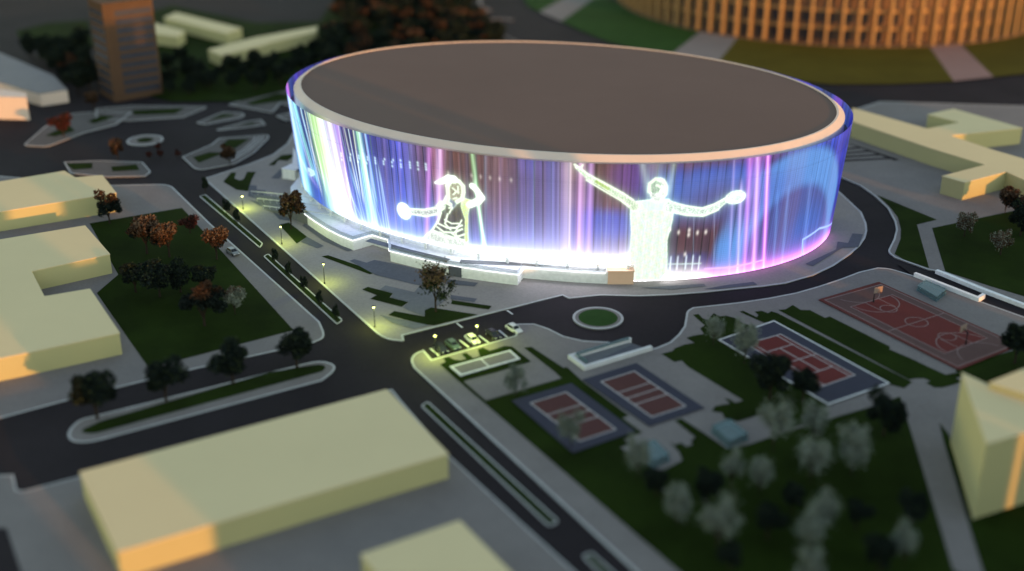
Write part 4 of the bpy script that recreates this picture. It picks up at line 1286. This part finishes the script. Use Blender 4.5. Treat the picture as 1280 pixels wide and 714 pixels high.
# ------------------------------------------------------------------ street lamps
def lamp(px, py, h, label, power, group):
    x, y = G(px, py)
    t = thing('street_lamp', label, 'street lamp', (x, y, .12), 0, group)
    b = MB(); b.tube([(0, 0, 0), (0, 0, .5), (0, 0, .55), (0, 0, h)], [.22, .2, .10, .07], 8); b.build('pole', M['dark'], t)
    b = MB(); b.tube([(0, 0, h - .02), (0, 0, h + .12), (0, 0, h + .2)], [.32, .42, .10], 12); b.build('lamp_cap', M['dark'], t)
    b = MB(); b.tube([(0, 0, h - .28), (0, 0, h - .05)], [.16, .26], 12); b.build('lamp_lens', M['lamp'], t)
    l = bpy.data.lights.new('lamp_light', 'POINT'); l.energy = power * 1.9; l.color = (.76, .95, .14); l.shadow_soft_size = .3
    o = bpy.data.objects.new('lamp_light', l); COL.objects.link(o); o.parent = t; o.location = (0, 0, h - .45)


gp = 'lit lamps along the plaza edge'
lamp(304, 262, 4.2, 'yellow lit street lamp on the plaza by the outdoor stair', 520, gp)
lamp(352.5, 306, 5.4, 'yellow lit street lamp beside the upper cypress strip', 520, gp)
lamp(405.8, 355.6, 5.7, 'yellow lit street lamp halfway along the plaza edge', 520, gp)
lamp(468.6, 410, 5.5, 'yellow lit street lamp at the plaza corner by the crossing', 520, gp)
gp = 'lit lamps of the car park'
lamp(544.5, 447, 5.6, 'yellow lit lamp behind the dark cars at the car park end', 700, gp)
lamp(596.5, 433.5, 5.4, 'yellow lit lamp between the white car and the black car', 700, gp)


# ------------------------------------------------------------------ cars
def car(px, py, ang, paint_m, label, group):
    x, y = G(px, py)
    t = thing('parked_car', label, 'car', (x, y, 0.0 if group else .13), ang, group)
    S = 1.08
    def loft(sections, name, m, smooth=True):
        b = MB(); n = len(sections[0])
        for s in sections: b.v += [tuple(c * S for c in p) for p in s]
        for i in range(len(sections) - 1):
            for k in range(n):
                b.f.append((i * n + k, i * n + (k + 1) % n, (i + 1) * n + (k + 1) % n, (i + 1) * n + k)); b.mi.append(0)
        b.f.append(tuple(reversed(range(n)))); b.f.append(tuple(range((len(sections) - 1) * n, len(sections) * n))); b.mi += [0, 0]
        o = b.build(name, m, t)
        md = o.modifiers.new('bevel', 'BEVEL'); md.width = .07; md.segments = 2; md.limit_method = 'ANGLE'
        return o
    def sec(xx, hw, z0, z1): return [(xx, -hw, z0), (xx, hw, z0), (xx, hw * 1.02, (z0 + z1) / 2), (xx, hw * .93, z1), (xx, -hw * .93, z1), (xx, -hw * 1.02, (z0 + z1) / 2)]
    loft([sec(-2.2, .78, .38, .80), sec(-2.0, .88, .26, .98), sec(-1.2, .9, .24, 1.0), sec(.9, .9, .24, .96), sec(1.9, .86, .26, .80), sec(2.2, .72, .36, .68)], 'body', paint_m)
    def cab(xx, hw, z0, z1, hw1): return [(xx[0], -hw, z0), (xx[0], hw, z0), (xx[1], hw1, z1), (xx[1], -hw1, z1)]
    b = MB()
    base = [(-1.75, -.82), (1.05, -.82), (1.05, .82), (-1.75, .82)]; top = [(-1.25, -.62), (.35, -.62), (.35, .62), (-1.25, .62)]
    b.add([(p[0] * S, p[1] * S, .94 * S) for p in base] + [(p[0] * S, p[1] * S, 1.44 * S) for p in top], [(0, 1, 5, 4), (1, 2, 6, 5), (2, 3, 7, 6), (3, 0, 4, 7)])
    b.build('window', M['carglass'], t)
    b = MB(); tp = [(-1.3, -.64), (.4, -.64), (.4, .64), (-1.3, .64)]
    b.prism([(p[0] * S, p[1] * S) for p in tp], 1.43 * S, 1.50 * S, bottom=True)
    for sx_, sy_ in ((0, 0), (1, 0), (2, 0), (3, 0)):
        p0, p1 = base[sx_], top[sx_]
        b.tube([(p0[0] * S, p0[1] * S, .93 * S), (p1[0] * S, p1[1] * S, 1.45 * S)], .06, 5)
    b.build('roof', paint_m, t)
    for wx_ in (-1.35, 1.38):
        for wy in (-.86, .86):
            b = MB(); b.tube([(0, -.12, 0), (0, .12, 0)], .35 * S, 16); o = b.build('wheel', M['tyre'], t); o.location = (wx_ * S, wy * S, .36 * S)
            b = MB(); b.tube([(0, .125 * (1 if wy > 0 else -1), 0), (0, .15 * (1 if wy > 0 else -1), 0)], .2 * S, 12); b.build('rim', M['steel'], o)
    for wy in (-.6, .6):
        b = MB(); b.box(2.10 * S, 2.22 * S, (wy - .18) * S, (wy + .18) * S, .58 * S, .72 * S); b.build('headlight', M['lens'], t)


p0, p1 = G(574.8, 425.4), G(586.6, 434.6)
CA = math.atan2(p1[1] - p0[1], p1[0] - p0[0])
gc = 'cars in the parking bays'
car(551, 438.5, CA, M['car_black'], 'black car in the bay nearest the crossing, under a lamp', gc)
car(566, 434.0, CA, M['car_teal'], 'dark green car next to the first black car', gc)
car(590.5, 427.5, CA, M['car_white'], 'white car under the second car park lamp', gc)
car(616.5, 421, CA, M['car_black'], 'black car between the two white cars', gc)
car(642.5, 414, CA + .1, M['car_white'], 'white car in the last bay by the pavement curve', gc)
car(291, 318, CA + .15, M['car_grey'], 'grey car beside the orange tree at the park edge', None)

# ------------------------------------------------------------------ added unseen ridge, notched to shade the town and pass sun beams (behind the viewpoint)
SUN_EL, SAZ = R(6.5), R(-50.2)
dv = (math.cos(SAZ), math.sin(SAZ))
nv = (-dv[1], dv[0])
R0 = 110.0
PROF = [(-260, 78), (53, 78), (53.5, 28), (72.5, 28), (73, 78), (98.5, 78), (99, 51), (113, 51), (113.5, 78), (119.5, 78), (120, 50), (147, 50), (148, 94), (188.8, 94), (189, 22), (190.3, 22), (190.5, 94), (198, 94), (199, 40), (199.3, 29), (208, 29), (208.5, 66), (243.5, 66), (244, 30), (250, 30),
        (250.5, 66), (263.5, 66), (264, 26), (269, 26), (269.5, 64), (317.5, 64), (318, 30), (372, 30), (372.5, 58), (405, 50), (418, 20), (900, 12)]
b = MB()
n = len(PROF)
for dr, kz in ((60, 0), (0, 1), (-60, 0)):
    for s, h in PROF:
        r_ = R0 - dr
        zz = h if kz else -1.0
        b.v.append((s * nv[0] + r_ * dv[0], s * nv[1] + r_ * dv[1], zz))
for q in range(2):
    for i in range(n - 1):
        b.f.append((q * n + i, q * n + i + 1, (q + 1) * n + i + 1, (q + 1) * n + i)); b.mi.append(0)
tag(b.build('sun_blocker_ridge', M['sun_block']), kind='structure')

# ------------------------------------------------------------------ light
SKY = 0.15
w = bpy.data.worlds.new('World'); sc.world = w; w.use_nodes = True
nt = w.node_tree
sky = nt.nodes.new('ShaderNodeTexSky'); sky.sky_type = 'NISHITA'; sky.sun_disc = False
sky.sun_elevation = SUN_EL
sky.sun_rotation = math.pi / 2 - SAZ
sky.air_density = 1.0; sky.dust_density = 0.2; sky.ozone_density = 0.0
bg = nt.nodes['Background']
bg.inputs['Strength'].default_value = SKY
nt.links.new(sky.outputs['Color'], bg.inputs['Color'])
sl_ = bpy.data.lights.new('sun', 'SUN'); sl_.energy = 1.4; sl_.angle = R(.5); sl_.color = (1.0, .40, .08)
so = bpy.data.objects.new('sun', sl_); COL.objects.link(so)
sv = Vector((dv[0] * math.cos(SUN_EL), dv[1] * math.cos(SUN_EL), math.sin(SUN_EL)))
so.rotation_euler = sv.to_track_quat('Z', 'Y').to_euler()
so.location = sv * 300

cam = bpy.data.cameras.new('camera'); co_ = bpy.data.objects.new('camera', cam); COL.objects.link(co_)
co_.location = (0, 0, HC); co_.rotation_euler = (math.pi / 2 - PIT, 0, 0)
cam.sensor_width = 36; cam.lens = FPX / 1280 * 36; cam.clip_end = 6000; cam.clip_start = 1
cam.dof.use_dof = True; cam.dof.focus_distance = 326; cam.dof.aperture_fstop = cam.lens / 1000 / 4.5
sc.camera = co_
sc.view_settings.view_transform = 'Standard'
sc.view_settings.look = 'None'
sc.view_settings.exposure = 1.6
sc.view_settings.gamma = 1.0
sc.render.engine = 'CYCLES'
sc.cycles.max_bounces = 6
sc.cycles.use_denoising = True
